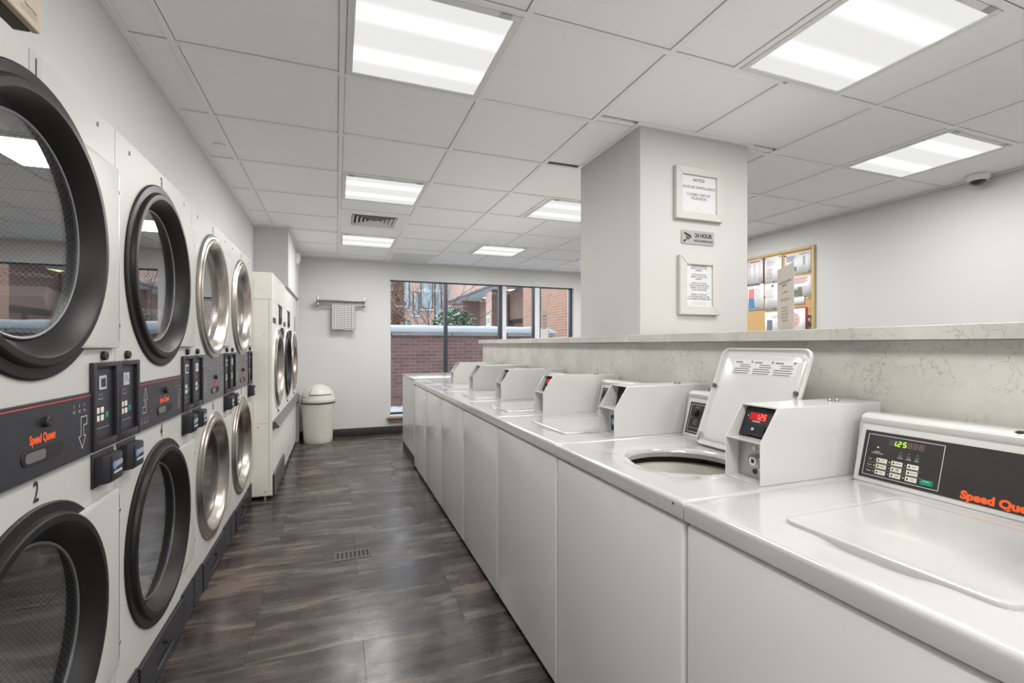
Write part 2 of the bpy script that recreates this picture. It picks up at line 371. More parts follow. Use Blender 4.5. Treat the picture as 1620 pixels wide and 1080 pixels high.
def subtract(rect, cut):
    x0, x1, y0, y1 = rect; a0, a1, b0, b1 = cut
    if a0 >= x1-.01 or a1 <= x0+.01 or b0 >= y1-.01 or b1 <= y0+.01: return [rect]
    out = []
    if b0 > y0+.01: out.append((x0, x1, y0, b0))
    if b1 < y1-.01: out.append((x0, x1, b1, y1))
    m0, m1 = max(y0, b0), min(y1, b1)
    if a0 > x0+.01: out.append((x0, a0, m0, m1))
    if a1 < x1-.01: out.append((a1, x1, m0, m1))
    return out
for i in range(len(GX)-1):
    for j in range(len(GY)-1):
        rects = [(GX[i], GX[i+1], GY[j], GY[j+1])]
        for c in blocks: rects = [q for r_ in rects for q in subtract(r_, c)]
        for x0, x1, y0, y1 in rects:
            w, d = round(x1-x0-.026, 3), round(y1-y0-.026, 3)
            if w < .02 or d < .02: continue
            part('ceiling_tile', ('ct', w, d), ce, TILE, lambda b: b.box(-w/2, w/2, -d/2, d/2, .006, .021, .002, 1), ((x0+x1)/2, (y0+y1)/2, CEIL))
def tee(x0, x1, y0, y1):
    """one run of ceiling grid, cut where fixtures and columns interrupt it"""
    rects = [(x0, x1, y0, y1)]
    along_x = (x1-x0) > (y1-y0)
    for a0, a1, b0, b1 in blocks:
        e = .013
        if along_x: rects = [q for r_ in rects for q in ([r_] if not (b0+e < (y0+y1)/2 < b1-e) else [z for z in ((r_[0], min(r_[1], a0), y0, y1), (max(r_[0], a1), r_[1], y0, y1)) if z[1]-z[0] > .01])]
        else: rects = [q for r_ in rects for q in ([r_] if not (a0+e < (x0+x1)/2 < a1-e) else [z for z in ((x0, x1, r_[2], min(r_[3], b0)), (x0, x1, max(r_[2], b1), r_[3])) if z[3]-z[2] > .01])]
    for q in rects: B().box(q[0], q[1], q[2], q[3], CEIL, CEIL+.006).obj('ceiling_tee', TEE, ce, smooth=False)
H = .012
for x in GX[1:-1]: tee(x-H, x+H, GY[0], GY[-1])
for y in GY[1:-1]:
    for a, b in zip(GX, GX[1:]): tee(a+H, b-H, y-H, y+H)
for x, y in LIGHTS+VENTS:      # extra tees framing fixtures that sit off the grid
    if x == 1.565:
        for q in (x, x+.61): B().box(q-H, q+H, y+H, y+.61-H, CEIL, CEIL+.006).obj('ceiling_tee', TEE, ce, smooth=False)
    elif y in (4.27, 6.06):
        for q in (y, y+.61): B().box(x+H, x+.61-H, q-H, q+H, CEIL, CEIL+.006).obj('ceiling_tee', TEE, ce, smooth=False)
for a in ((-.745, -.722, .95, 5.12), (-.45, -.427, 5.12, BACK_Y), (-.427, 4.2, BACK_Y-.023, BACK_Y), (4.177, 4.2, -2.5, BACK_Y-.023), (-.722, -.45, 5.097, 5.12)):
    B().box(*a, CEIL-.003, CEIL+.003).obj('wall_angle', TEE, ce, smooth=False)
lamp_e = LAMP_W
wl = structure(B().box(-1.45, -.745, -2.5, DRY_Y0-.004, 0, CEIL+.02).box(-1.45, -.745, DRY_Y0-.004, 4.152, 1.884, CEIL+.02).box(-1.45, -.745, 4.152, 5.12, 1.812, CEIL+.02)
    .box(-1.45, -.45, 5.12, 6.53, 1.803, CEIL+.02).box(-1.45, -.45, 6.53, BACK_Y, 0, CEIL+.02).box(-1.52, -1.45, -2.6, 6.92, -.1, CEIL+.15).obj('wall_left', WALL, smooth=False))
WX0, WX1, WZ0, WZ1 = .693, 3.56, .225, 2.14
structure(B().box(-.45, WX0, BACK_Y, BACK_Y+.22, 0, CEIL+.02).box(WX0, WX1, BACK_Y, BACK_Y+.22, WZ1, CEIL+.02).box(WX0, WX1, BACK_Y, BACK_Y+.22, 0, WZ0).box(WX1, 4.2, BACK_Y, BACK_Y+.22, 0, CEIL+.02)
    .obj('wall_back', WALL, smooth=False))
structure(B().box(4.2, 4.4, -2.6, 6.92, 0, CEIL+.02).obj('wall_right', WALL, smooth=False))
structure(B().box(-1.45, 4.2, -2.6, -2.5, 0, CEIL+.02).obj('wall_front', WALL, smooth=False))
structure(B().box(-.445, .716, BACK_Y-.012, BACK_Y, 0, .10, .003).box(.716, 4.195, BACK_Y-.012, BACK_Y, 0, .10, .003).obj('baseboard_back', BASEB))
structure(B().box(-.45, -.438, 6.535, BACK_Y-.013, 0, .10, .003).obj('baseboard_left', BASEB))
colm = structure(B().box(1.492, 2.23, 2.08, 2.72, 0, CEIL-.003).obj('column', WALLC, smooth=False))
B().box(1.470, 2.252, 2.058, 2.08, CEIL-.003, CEIL+.004).box(1.470, 2.252, 2.72, 2.742, CEIL-.003, CEIL+.004).box(1.470, 1.492, 2.08, 2.72, CEIL-.003, CEIL+.004).box(2.23, 2.252, 2.08, 2.72, CEIL-.003, CEIL+.004).obj('ceiling_angle', TEE, colm, smooth=False)
pt = structure(B().box(1.448, 1.56, -2.5, 2.075, 0, 1.238).box(1.448, 1.488, 2.075, 2.725, 0, 1.238).box(1.448, 1.56, 2.725, 4.75, 0, 1.238).obj('wall_partition', MARBLE, smooth=False))
for a, b in ((-2.5, 2.42), (2.4215, 4.753)):
    B().box(1.44, 1.448, a, b, .001, 1.238).obj('laminate_panel', MARBLE, pt, smooth=False)
lg = structure(B().box(1.40, 1.95, -2.5, 2.043, 1.24, 1.277, .0015, 1).obj('trim_1', MARBLE))
structure(B().box(1.401, 1.489, 2.046, 2.722, 1.24, 1.2755, .0015, 1).obj('trim_2', MARBLE))
structure(B().prism([(1.40, 2.726), (1.95, 2.726), (1.95, 4.79), (1.425, 4.79), (1.40, 4.765)], 'z', 1.24, 1.277, .002, 1).obj('trim_3', MARBLE))

# window in the back wall
YW = BACK_Y+.07
win = structure(B().box(WX0, WX1, YW, YW+.05, WZ1-.018, WZ1).box(WX0, WX1, YW, YW+.05, WZ0, WZ0+.05).obj('window_1', ALU, smooth=False))
for x0, x1, m in ((1.470, 1.520, ALU), (2.312, 2.362, ALU), (2.365, 2.430, ALUW), (2.875, 2.90, ALU), (2.903, 2.985, ALUW), (2.988, 3.012, ALU), (3.525, 3.558, ALU), (WX0+.001, WX0+.016, ALUW)):
    B().box(x0, x1, YW-.02 if m is ALUW else YW-.01, YW+.06, WZ0+.05, WZ1-.018, .003, 1).obj('mullion', m, win)
for x0, x1 in ((WX0+.016, 1.470), (1.520, 2.312), (2.430, 2.875), (3.012, 3.525)):
    B().box(x0, x1, YW+.02, YW+.026, WZ0+.05, WZ1-.018).obj('pane', GLASSW, win, smooth=False)
B().box(WX0+.002, WX1-.002, BACK_Y-.01, YW, WZ0, WZ0+.024, .003).obj('sill_board', ALUW, win)
B().box(WX0, WX1, BACK_Y-.004, YW, WZ1-.006, WZ1-.0005).obj('head_trim', ALUW, win, smooth=False)  # white strip added as the lit underside of the window head
structure(B().box(WX0-.045, WX1+.04, BACK_Y-.055, BACK_Y-.001, WZ0-.022, WZ0-.002, .003).box(WX0-.02, WX1+.02, BACK_Y-.03, BACK_Y-.001, WZ0-.075, WZ0-.023, .002).obj('trim_4', SILLW))

# ------------------------------------------------------------------ ceiling fixtures
def fixture(x, y, label, pw):
    t = thing('ceiling_light', label, 'ceiling light', (x+.305, y+.305, CEIL), 'square two-tube ceiling lights')
    def fr(b):
        for s in (-1, 1):
            b.box(-.291, .291, s*.278-.013, s*.278+.013, -.004, .012, .002, 1).box(s*.278-.013, s*.278+.013, -.265, .265, -.004, .012, .002, 1)
        return b
    part('frame', 'lf', t, STEEL if False else TRIM, fr)
    part('lens', 'll', t, LENS, lambda b: b.box(-.264, .264, -.264, .264, .0, .006))
    part('latch', 'lt', t, NICKEL, lambda b: b.box(-.25, -.21, -.294, -.27, -.006, -.003), None)
    part('latch', 'lt', t, NICKEL, lambda b: b, (.46, 0, 0))
    ld = bpy.data.lights.new('fixture_tubes', 'AREA'); ld.shape = 'SQUARE'; ld.size = .5; ld.energy = LAMP_W*pw; ld.color = (1, .985, .958)
    lo = bpy.data.objects.new('fixture_tubes', ld); COL.objects.link(lo); lo.parent = t; lo.location = (0, 0, -.006)
    return t
LL = ['square ceiling light over the aisle, largest, above the stacked dryers', 'square ceiling light over the aisle, just before the square air diffuser', 'square ceiling light over the aisle, just beyond the square air diffuser',
      'large square ceiling light above the washer row, in front of the column', 'square ceiling light half hidden behind the column', 'small square ceiling light farthest back, above the window end of the partition',
      'square ceiling light beyond the partition, beside the dome camera']
for i, (x, y) in enumerate(LIGHTS):
    fixture(x, y, LL[i] if i < len(LL) else ['ceiling light beyond the partition, hidden behind the column', 'ceiling light at the window end, hidden behind the column', 'ceiling light above the aisle behind the viewpoint', 'ceiling light above the washers behind the viewpoint',
        'ceiling light beyond the partition behind the viewpoint', 'rear ceiling light above the aisle behind the viewpoint', 'rear ceiling light beyond the partition behind the viewpoint'][i-len(LL)], POWER[i])
x, y = VENTS[0]
v = thing('air_diffuser', 'square louvred air diffuser in the ceiling between two aisle lights', 'vent', (x+.305, y+.305, CEIL))
def ring(b, o, i, z0, z1, zi=None):
    zi = z0 if zi is None else zi
    for s in range(4):
        a = [(o, -o), (o, o), (i, i), (i, -i)]
        rot = lambda p: [(p[0], p[1]), (-p[1], p[0]), (-p[0], -p[1]), (p[1], -p[0])][s]
        q = [rot(p) for p in a]
        lo = [(*q[0], z0), (*q[1], z0), (*q[2], zi), (*q[3], zi)]
        b.quad(*lo); b.quad(*[(p[0], p[1], p[2]+.0025) for p in lo])
        b.quad(lo[3], lo[2], (lo[2][0], lo[2][1], z1), (lo[3][0], lo[3][1], z1))
    return b
ring(B(), .293, .20, 0, .02).obj('face_plate', TEE, v, smooth=False)
B().box(-.2, .2, -.2, .2, .016, .021).obj('duct_opening', DARK, v, smooth=False)
for k in range(5):
    o = .196-k*.036
    ring(B(), o, o-.022, -.006, .012, .012).obj('louvre_ring', mat('diffuser_grey', (.78, .78, .78), .4), v, smooth=False)
B().box(-.016, .016, -.016, .016, -.004, .012).obj('louvre_core', STEEL, v, smooth=False)
x, y = VENTS[1]
v = thing('return_grille', 'slatted return air grille in the ceiling next to the back wall', 'vent', (x+.305, y+.305, CEIL))
ring(B(), .293, .255, -.003, .02).obj('frame', TEE, v, smooth=False)
B().box(-.255, .255, -.255, .255, .016, .021).obj('duct_opening', DARK, v, smooth=False)
for k in range(26):
    a = -.245+k*.0196
    part('slat', 'vs', v, TEE, lambda b: b.quad((-.008, -.254, .012), (-.008, .254, .012), (.006, .254, 0), (.006, -.254, 0)).quad((-.008, -.254, .0135), (-.008, .254, .0135), (.006, .254, .0015), (.006, -.254, .0015)), (a, 0, -.002))
sp = B().lathe([(0, .038), (-.004, .038), (-.006, .034), (-.006, .0005)], 'z', seg=28).obj('sprinkler_cover', TEE, None, (-.63, 3.16, CEIL+.004))
tag(sp, 'small round white cover plate on the ceiling above dryer 5', 'sprinkler')
dm = thing('dome_camera', 'small white dome security camera under the ceiling by the right wall', 'camera', (4.10, 1.9, CEIL))
B().lathe([(.004, .062), (-.02, .062), (-.032, .052), (-.036, .044)], 'z', seg=32).obj('housing', TRIM, dm)
B().lathe([(-.034, .044), (-.05, .040), (-.064, .026), (-.07, .001)], 'z', seg=32).obj('dome', mat('smoked_dome', (.03, .03, .035), .08, coat=.6), dm)
B().box(-.055, -.048, -.012, .004, -.026, -.022).obj('vent_slot', DARK, dm)

# ------------------------------------------------------------------ stacked dryers (numbers 1 to 8)
def rect_hole(b, x, y0, y1, z0, z1, cy, cz, r, n=56):
    ang = sorted(set([2*math.pi*k/n for k in range(n)]+[math.atan2(zz-cz, yy-cy) % (2*math.pi) for yy in (y0, y1) for zz in (z0, z1)]))
    ins, out, rim = [], [], []
    for t in ang:
        c, s = math.cos(t), math.sin(t)
        k = min([(y1-cy)/c if c > 1e-9 else (y0-cy)/c if c < -1e-9 else 9, (z1-cz)/s if s > 1e-9 else (z0-cz)/s if s < -1e-9 else 9])
        ins.append(b.bm.verts.new((x, cy+r*c, cz+r*s))); out.append(b.bm.verts.new((x, cy+k*c, cz+k*s))); rim.append(b.bm.verts.new((x-.03, cy+r*c, cz+r*s)))
    for k in range(len(ang)):
        j = (k+1) % len(ang)
        b.bm.faces.new((ins[k], ins[j], out[j], out[k])); b.bm.faces.new((ins[k], rim[k], rim[j], ins[j]))
    return b
DZ = (.53, 1.485); DR = .30
def stack_body(b):
    w, h, d = .7985, 1.88, -.75
    rect_hole(b, 0, .0015, w, .142, .933, .4, DZ[0], DR); rect_hole(b, 0, .0015, w, 1.10, h, .4, DZ[1], DR)
    b.quad((0, .0015, .933), (0, w, .933), (0, w, 1.10), (0, .0015, 1.10))
    for y in (.0015, w): b.quad((0, y, .02), (0, y, h), (d, y, h), (d, y, .02))
    b.quad((0, .0015, h), (0, w, h), (d, w, h), (d, .0015, h)); b.quad((d, .0015, .02), (d, w, .02), (d, w, h), (d, .0015, h))
    b.quad((0, .0015, .02), (0, w, .02), (d, w, .02), (d, .0015, .02)); b.quad((-.02, .0015, .02), (-.02, w, .02), (-.02, w, .142), (-.02, .0015, .142))
    b.quad((-.02, .0015, .142), (-.02, w, .142), (0, w, .142), (0, .0015, .142))
    return b
def rim_prof(chrome):
    if chrome: return [(0, .332), (.006, .334), (.012, .328), (.016, .318), (.016, .310), (.020, .306), (.0225, .300), (.022, .288), (.019, .283), (-.004, .264), (-.022, .252), (-.028, .247)]
    return [(0, .336), (.005, .337), (.008, .333), (.009, .318), (.010, .311), (.019, .307), (.0215, .303), (.022, .299), (.022, .287), (.019, .283), (-.014, .256), (-.024, .250), (-.028, .247)]
def hinge_plate(b):          # flat plate right of the round door, cut to its circle
    P = [(.305*math.cos(a), .305*math.sin(a)) for a in [R(60.9-121.8*k/24) for k in range(25)]]
    return b.prism([(.386, .267)]+P+[(.386, -.267)], 'x', .0005, .016, .003, 2)
def collar(b): return b.lathe([(.0005, .352), (.005, .350), (.006, .346), (.006, .300)], 'x', seg=64)
def make_door(parent, zc, chrome, y=.4, pl=(.268, .27), panel=True, m=DRYER):
    d = part('door', ('dp', panel, m.name), parent, m, hinge_plate if panel else collar, (0, y, zc))
    part('rim', ('rim', chrome), d, CHROME if chrome else RIMB, lambda b: b.lathe(rim_prof(chrome), 'x', seg=72), ang=20)
    part('seal_ring', 'dsr', d, mat('seal_grey', (.16, .165, .18), .35, metal=.4), lambda b: b.lathe([(-.028, .2475), (-.0225, .2465), (-.021, .2440), (-.0225, .2400), (-.026, .2390)], 'x', seg=72))
    part('glass', 'dg', d, GLASSD, lambda b: b.disc(-.0245, .2415, 'x', seg=72, th=.003))
    if panel:
        part('hinge', 'hg', d, STEEL, lambda b: b.box(.0005, .013, .387, .397, -.25, .25, .001, 1), None)
        for s in (-.2, .2): part('hinge_screw', 'hs', d, NICKEL, lambda b: b.disc(.0145, .005, 'x', seg=10, th=.003), (0, .392, s))
    return d
def arrow_down(b):
    P = [(-.017, .04), (.014, .04), (.014, .018), (-.003, .018), (-.003, -.010), (.008, -.010), (-.010, -.042), (-.028, -.010), (-.017, -.010), (-.017, .04)]
    return b.strip(P, .0016, 'x', 0)
def arrow_up(b):
    P = [(-.028, -.042), (.003, -.042), (.003, .002), (.014, .002), (-.002, .042), (-.018, .002), (-.008, .002), (-.008, -.022), (-.028, -.022), (-.028, -.042)]
    return b.strip(P, .0016, 'x', 0)
def icons(b):
    for i in range(3):
        y = -.026+i*.026
        b.strip([(y, .004), (y, .012)], .0012, 'x', 0)
        for q in range(2): b.strip([(y-.005, -.004-q*.004), (y+.005, -.004-q*.004)], .0010, 'x', 0)
    return b
def keypad(t, y, crumple):
    k = part('keypad', 'kp', t, CHAR, lambda b: b.box(.0005, .012, .001, .018, 0, .243, .002).box(.0005, .012, .142, .159, 0, .243, .002).box(.0005, .012, .018, .142, 0, .024, .002).box(.0005, .012, .018, .142, .229, .243, .002).box(-.001, .001, .016, .144, .02, .232), (0, y, .935))
    part('key_panel', 'kpp', k, CHAR2, lambda b: b.prism([(.001, .024), (.0035, .024), (.0035, .115), (.001, .125)], 'z', .032, .222))
    part('display', 'kd', k, LCD, lambda b: b.box(.0035, .0055, .048, .092, .165, .205, .001, 1))
    part('display_mark', ('kdm', crumple), k, BLACKP, (lambda b: b.quad((.0058, .058, .172), (.0058, .086, .172), (.0058, .084, .198), (.0058, .056, .196))) if not crumple else (lambda b: b.strip([(.052, .176), (.062, .196), (.070, .192), (.078, .178), (.088, .182)], .0022, 'x', .0058)))
    for i in range(2):
        for j in range(2): part('button', 'kb', k, CREAMB, lambda b: b.box(.0035, .005, 0, .018, 0, .016, .001, 1), (0, .032+i*.026, .100-j*.022))
    part('start_button', 'kg', k, GREENB, lambda b: b.box(.0035, .005, 0, .018, 0, .016, .001, 1), (0, .086, .083))
    part('print', 'kpr', k, GREYP, lambda b: b.strip([(.050, .15), (.050, .154)], .003, 'x', .004).strip([(.064, .15), (.064, .154)], .003, 'x', .004).strip([(.044, .140), (.055, .140)], .002, 'x', .004).strip([(.060, .140), (.071, .140)], .002, 'x', .004).strip([(.026, .058), (.11, .058)], .0012, 'x', .004))
    c = part('coin_drop', 'cd', t, BLACK, lambda b: b.box(.0005, .006, .006, .136, 0, .094, .002), (0, y+.002, .833))
    part('coin_head', 'ch', c, CHAR, lambda b: b.prism([(.006, .016), (.024, .016), (.036, .030), (.036, .104), (.006, .112)], 'z', .008, .086, .003))
    part('coin_face', 'cf', c, CHAR2, lambda b: b.box(.0365, .0385, .034, .102, .014, .082, .002))
    part('coin_emblem', 'cb', c, mat('coin_blue', (.12, .25, .45), .4), lambda b: b.disc(.039, .012, 'x', (0, .050, .054), 16))
    part('coin_emblem', 'cw', c, mat('coin_silver', (.55, .56, .58), .3, metal=.5), lambda b: b.disc(.0395, .008, 'x', (0, .062, .055), 14).disc(.0395, .008, 'x', (0, .076, .056), 14).disc(.0395, .008, 'x', (0, .090, .057), 14))
    part('coin_slot', 'cs', c, GREYP, lambda b: b.box(.0385, .0405, .044, .096, .030, .037, .001, 1))
def make_stack(y0, nums, chrome, label):
    t = thing('stacked_dryer', label, 'dryer', (DRY_X, y0, 0), 'stacked dryers in the front bank')
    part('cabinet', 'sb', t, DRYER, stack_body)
    for z in DZ:
        part('drum', 'dr', t, DRUM, lambda b: b.lathe([(-.05, .296), (-.60, .296), (-.60, .2), (-.60, .1), (-.60, .001)], 'x', seg=60, uv=(62, 1)) if False else b.lathe([(-.05-.011*i, .296) for i in range(51)]+[(-.60, .296-.0148*i) for i in range(20)], 'x', seg=60, uv=(120, .8)), (0, .4, z))
        for k in range(3):
            o_ = part('baffle', 'bf', t, mat('baffle_grey', (.42, .41, .40), .45), lambda b: b.prism([(-.055, .289), (.055, .289), (.016, .215), (-.016, .215)], 'x', -.56, -.06, .006, 2), (0, .4, z)); o_.rotation_euler = (R(75+120*k+40*(z > 1)), 0, 0)
        make_door(t, z, chrome)
    # number decals
    for z, n in ((1.838, nums[0]), (.898, nums[1])):
        if n == '1': part('number_label', 'nl', t, mat('silver_label', (.45, .45, .44), .4), lambda b: b.box(.0004, .001, -.026, .018, -.036, .034), (0, .402, 1.838))
        text(n, .066, BLACKP, t, (.0016, .40, z), (0, 1, 0), (0, 0, 1), 'number', bold=.012, sx=.62)
    # middle strip
    ls = part('lint_panel', ('lp', chrome), t, CHAR3 if chrome else CHAR2, (lambda b: b.box(.0005, .006, .1605, .6395, .935, 1.10, .0015, 1)) if not chrome else (lambda b: b.box(.0005, .006, .1605, .6395, .935, 1.105, .0015, 1).box(.0005, .005, .1605, .6395, 1.107, 1.178, .0015, 1)))
    part('stripe', 'ls', ls, REDP, lambda b: b.quad((.0064, .164, 1.090), (.0064, .636, 1.090), (.0064, .636, 1.0925), (.0064, .164, 1.0925))) if not chrome else None
    text('Speed Queen', .027, ORANGE if not chrome else REDP, ls, (.0066, .415, 1.018), (0, 1, 0), (0, 0, 1), bold=.045, sx=.68)
    part('lock', 'lk', ls, BLACK, lambda b: b.lathe([(.006, .0125), (.016, .0125), (.018, .011), (.018, .004), (.014, .0005)], 'x', (0, .42, 1.053), 20))
    part('slot_rim', 'sr', ls, CHAR, lambda b: b.prism(rrect(.335, .497, .966, 1.0, .0165), 'x', .006, .0085, .001, 1))
    part('slot', 'so', ls, DARK, lambda b: b.prism(rrect(.340, .492, .970, .996, .0125), 'x', .0085, .0092))
    part('slot_inner', 'sn', ls, mat('slot_grey', (.13, .13, .125), .35), lambda b: b.prism(rrect(.345, .42, .971, .994, .010), 'x', .0092, .0096))  # slot depth is painted: dark plate, grey patch for its lit metal
    part('arrow', 'ad', ls, WHITEP, arrow_down, (.0066, .600, 1.0))
    part('icons', 'ic', ls, WHITEP, icons, (.0066, .575, 1.062 if not chrome else 1.13))
    part('arrow', 'au', ls, WHITEP, arrow_up, (.0066, .225, 1.035))
    part('icons', 'ic', ls, WHITEP, icons, (.0066, .215, .965 if not chrome else 1.13))
    part('trim_edge', 'te', ls, STEEL, lambda b: b.box(.0005, .007, .1605, .6395, .9315, .9348))
    keypad(t, 0, True); keypad(t, .64, False)
    for y in (.078, .718): part('key_lock', 'kl', t, BLACK, lambda b: b.lathe([(.0005, .013), (.010, .013), (.012, .011), (.012, .003), (.008, .0005)], 'x', seg=18), (0, y, 1.196))
    for y in (.105, .69): part('screw', 'sc', t, NICKEL, lambda b: b.lathe([(.0003, .0065), (.003, .0055), (.0042, .002), (.0043, .0003)], 'x', seg=12), (0, y, 1.845))
    # base
    kp = part('kick_panel', 'kk', t, CHAR, lambda b: b.box(-.019, .012, .163, .637, .003, .140, .002, 1))
    part('lock', 'kkl', kp, BLACK, lambda b: b.lathe([(.012, .012), (.022, .012), (.024, .009), (.024, .0005)], 'x', (0, .40, .098), 16))
    part('slot', 'kks', kp, DARK, lambda b: b.prism(rrect(.32, .48, .040, .066, .012), 'x', .012, .0128))
    part('slot_lip', 'kkp', kp, CHAR3, lambda b: b.prism(rrect(.316, .484, .036, .041, .002), 'x', .012, .015))
    def louv(b):
        b.box(-.019, .006, 0, .158, .006, .150, .001, 1)
        for i in range(9): b.prism([(.006, .012+i*.0152), (.0125, .015+i*.0152), (.006, .024+i*.0152)], 'y', .012, .146) if False else b.box(.006, .010, .01, .148, .012+i*.0152, .020+i*.0152, .002, 1)
        return b
    for y in (.002, .640): part('louvre_panel', 'lv', t, CHAR, louv, (0, y, 0))
    return t
make_stack(DRY_Y0, ('1', '2'), False, 'stacked dryer numbered 1 over 2, with black door rims, nearest the camera')
make_stack(DRY_Y0+DRY_W, ('3', '4'), False, 'stacked dryer numbered 3 over 4, with black door rims')
make_stack(DRY_Y0+2*DRY_W, ('5', '6'), True, 'stacked dryer numbered 5 over 6, with chrome door rims')
make_stack(DRY_Y0+3*DRY_W, ('7', '8'), True, 'stacked dryer with chrome door rims at the far end of the front bank')

# ------------------------------------------------------------------ tall single dryers further back
RX, RY0, RW = -.478, 4.156, .787
def rear_dryer(i):
    lab = ['tall single dryer with a beige side panel, nearest of the three rear dryers', 'tall single dryer with a black door rim, middle of the three rear dryers', 'tall single dryer with a chrome rim and grey control plate, beside the bin'][i]
    t = thing('single_dryer', lab, 'dryer', (RX, RY0+i*RW, 0), 'tall single dryers at the rear')
    w, d = RW-.002, -.78
    def body(b):
        rect_hole(b, 0, 0, w, .595, 1.395, .39, 1.03, DR)
        for z0, z1 in ((.035, .592), (1.398, 1.585), (1.588, 1.80)): b.quad((0, 0, z0), (0, w, z0), (0, w, z1), (0, 0, z1))
        for z in (.592, 1.395, 1.585): b.quad((0, 0, z), (0, w, z), (-.002, w, z), (-.002, 0, z)); b.quad((-.002, 0, z), (-.002, w, z), (-.002, w, z+.003), (-.002, 0, z+.003)); b.quad((0, 0, z+.003), (0, w, z+.003), (-.002, w, z+.003), (-.002, 0, z+.003))
        for y in (0, w): b.quad((0, y, .035), (0, y, 1.80), (d, y, 1.80), (d, y, .035))
        b.quad((0, 0, 1.80), (0, w, 1.80), (d, w, 1.80), (d, 0, 1.80)); b.quad((0, 0, .035), (0, w, .035), (d, w, .035), (d, 0, .035)); b.quad((d, 0, .035), (d, w, .035), (d, w, 1.8), (d, 0, 1.8))
        return b
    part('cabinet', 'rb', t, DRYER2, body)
    if i == 0:
        for a, b_, z0, z1 in ((-.74, -.028, .04, .605), (-.74, -.028, .609, 1.583), (-.74, -.002, 1.587, 1.798), (-.024, -.002, .045, 1.395), (-.024, -.002, 1.399, 1.583)):
            B().box(a, b_, -.004, -.0005, z0, z1, .001, 1).obj('side_panel', DRYSIDE, t)
        for x, z in ((-.1, .58), (-.06, 1.3), (-.14, .93), (-.05, .07)): part('screw', 'rs', t, NICKEL, lambda b: b.disc(-.005, .005, 'y', seg=10), (x, 0, z))
    part('drum', 'dr', t, DRUM, lambda b: b, (0, .39, 1.03))
    make_door(t, 1.03, i != 1, .39, panel=False, m=DRYER2)
    if i < 2:
        p = part('control_window', 'rw', t, CHAR, lambda b: b.box(.0005, .010, 0, .02, 0, .165, .002).box(.0005, .010, .13, .15, 0, .165, .002).box(.0005, .010, .02, .13, .148, .165, .002).box(.0005, .010, .02, .13, 0, .015, .002).box(.0005, .003, .018, .132, .012, .15), (0, .44, 1.41))
        part('display', 'rwd', p, LCD, lambda b: b.box(.003, .005, .032, .118, .06, .135))
        bd = part('badge', 'rbd', t, CHAR, lambda b: b.box(.0005, .004, 0, .17, 0, .042, .001, 1), (0, .03, 1.405))
        text('Speed Queen', .022, REDP, bd, (.0046, .085, .021), (0, 1, 0), (0, 0, 1), bold=.02, sx=.85)
        part('key_lock', 'rk', t, BLACK, lambda b: b.lathe([(.0005, .010), (.008, .010), (.008, .0005)], 'x', seg=14), (0, .40, 1.57))
        c = part('coin_drop', 'rc', t, BLACK, lambda b: b.box(.0005, .02, 0, .10, 0, .095, .004), (0, .56, 1.285))
        part('coin_face', 'rcf', c, CHAR3, lambda b: b.box(.02, .024, .02, .08, .03, .08, .002))
    else:
        p = part('control_plate', 'rw2', t, mat('grey_plate', (.42, .42, .41), .4), lambda b: b.box(.0005, .005, 0, .22, 0, .17, .002), (0, .40, 1.40))
        part('plate_print', 'rw3', p, GREYP, lambda b: b.box(.005, .006, .03, .19, .09, .14).box(.005, .006, .03, .12, .03, .06))
    part('handle_bar', 'rh', t, CHAR3, lambda b: b.prism([(.0005, .56), (.0005, .618), (.022, .618), (.05, .578), (.044, .566)], 'y', .004, w-.004, .002, 1))
    part('latch_lock', 'rl', t, BLACK, lambda b: b.lathe([(.0005, .010), (.010, .010), (.010, .0005)], 'x', seg=12), (0, .36, .66))
    if i == 0:
        k = part('louvre_panel', 'rlv', t, CHAR3, lambda b: b.box(.0005, .018, .0, w-.03, .042, .200, .002, 1))
        for q in range(8): part('louvre_slot', 'rls', k, DARK, lambda b: b.box(.004, .015, -.0012, .0, 0, .008), (0, 0, .055+q*.017))
    part('front_panel', ('rfp', i), t, DRYER2, lambda b: b.box(.0005, .004, .012, w-.012, .215 if i == 0 else .05, .548, .002, 1))
    for y in (.05, w-.05): part('foot', 'rf', t, STEEL, lambda b: b.cyl((-.06, 0, .0), (-.06, 0, .036), .012).cyl((-.06, 0, 0), (-.06, 0, .006), .02), (0, y, 0))
    return t
for i in range(3): rear_dryer(i)

# ------------------------------------------------------------------ top-load washers
LX0, LX1, LY0, LY1 = .112, .474, .150, .496          # lid outline on the deck (local to a washer)
def sstep(a, b, v):
    t = max(0, min(1, (v-a)/(b-a))); return t*t*(3-2*t)
def rr_dist(x, y, x0, x1, y0, y1, r):
    cx, cy = (x0+x1)/2, (y0+y1)/2; dx, dy = abs(x-cx)-((x1-x0)/2-r), abs(y-cy)-((y1-y0)/2-r)
    return math.hypot(max(dx, 0), max(dy, 0))+min(max(dx, dy), 0)-r
W_, D_ = .646, .665
def deck_z(x, y):
    e = min(x, y, W_-y)                                # rounded outer edge
    z = DECK-(.010*(1-math.sqrt(max(0, 1-(1-min(e, .010)/.010)**2))) if e < .010 else 0)
    d = rr_dist(x, y, LX0-.006, LX1+.03, LY0-.006, LY1+.006, .03)
    z -= .004*sstep(.004, -.008, d)                    # shallow pan the lid sits in
    s = math.exp(-((y-.325)/.075)**4)                  # finger scoop in front of the lid
    z -= .009*s*sstep(LX0-.036, LX0+.0, x)*sstep(LX0+.05, LX0+.02, x)
    return z
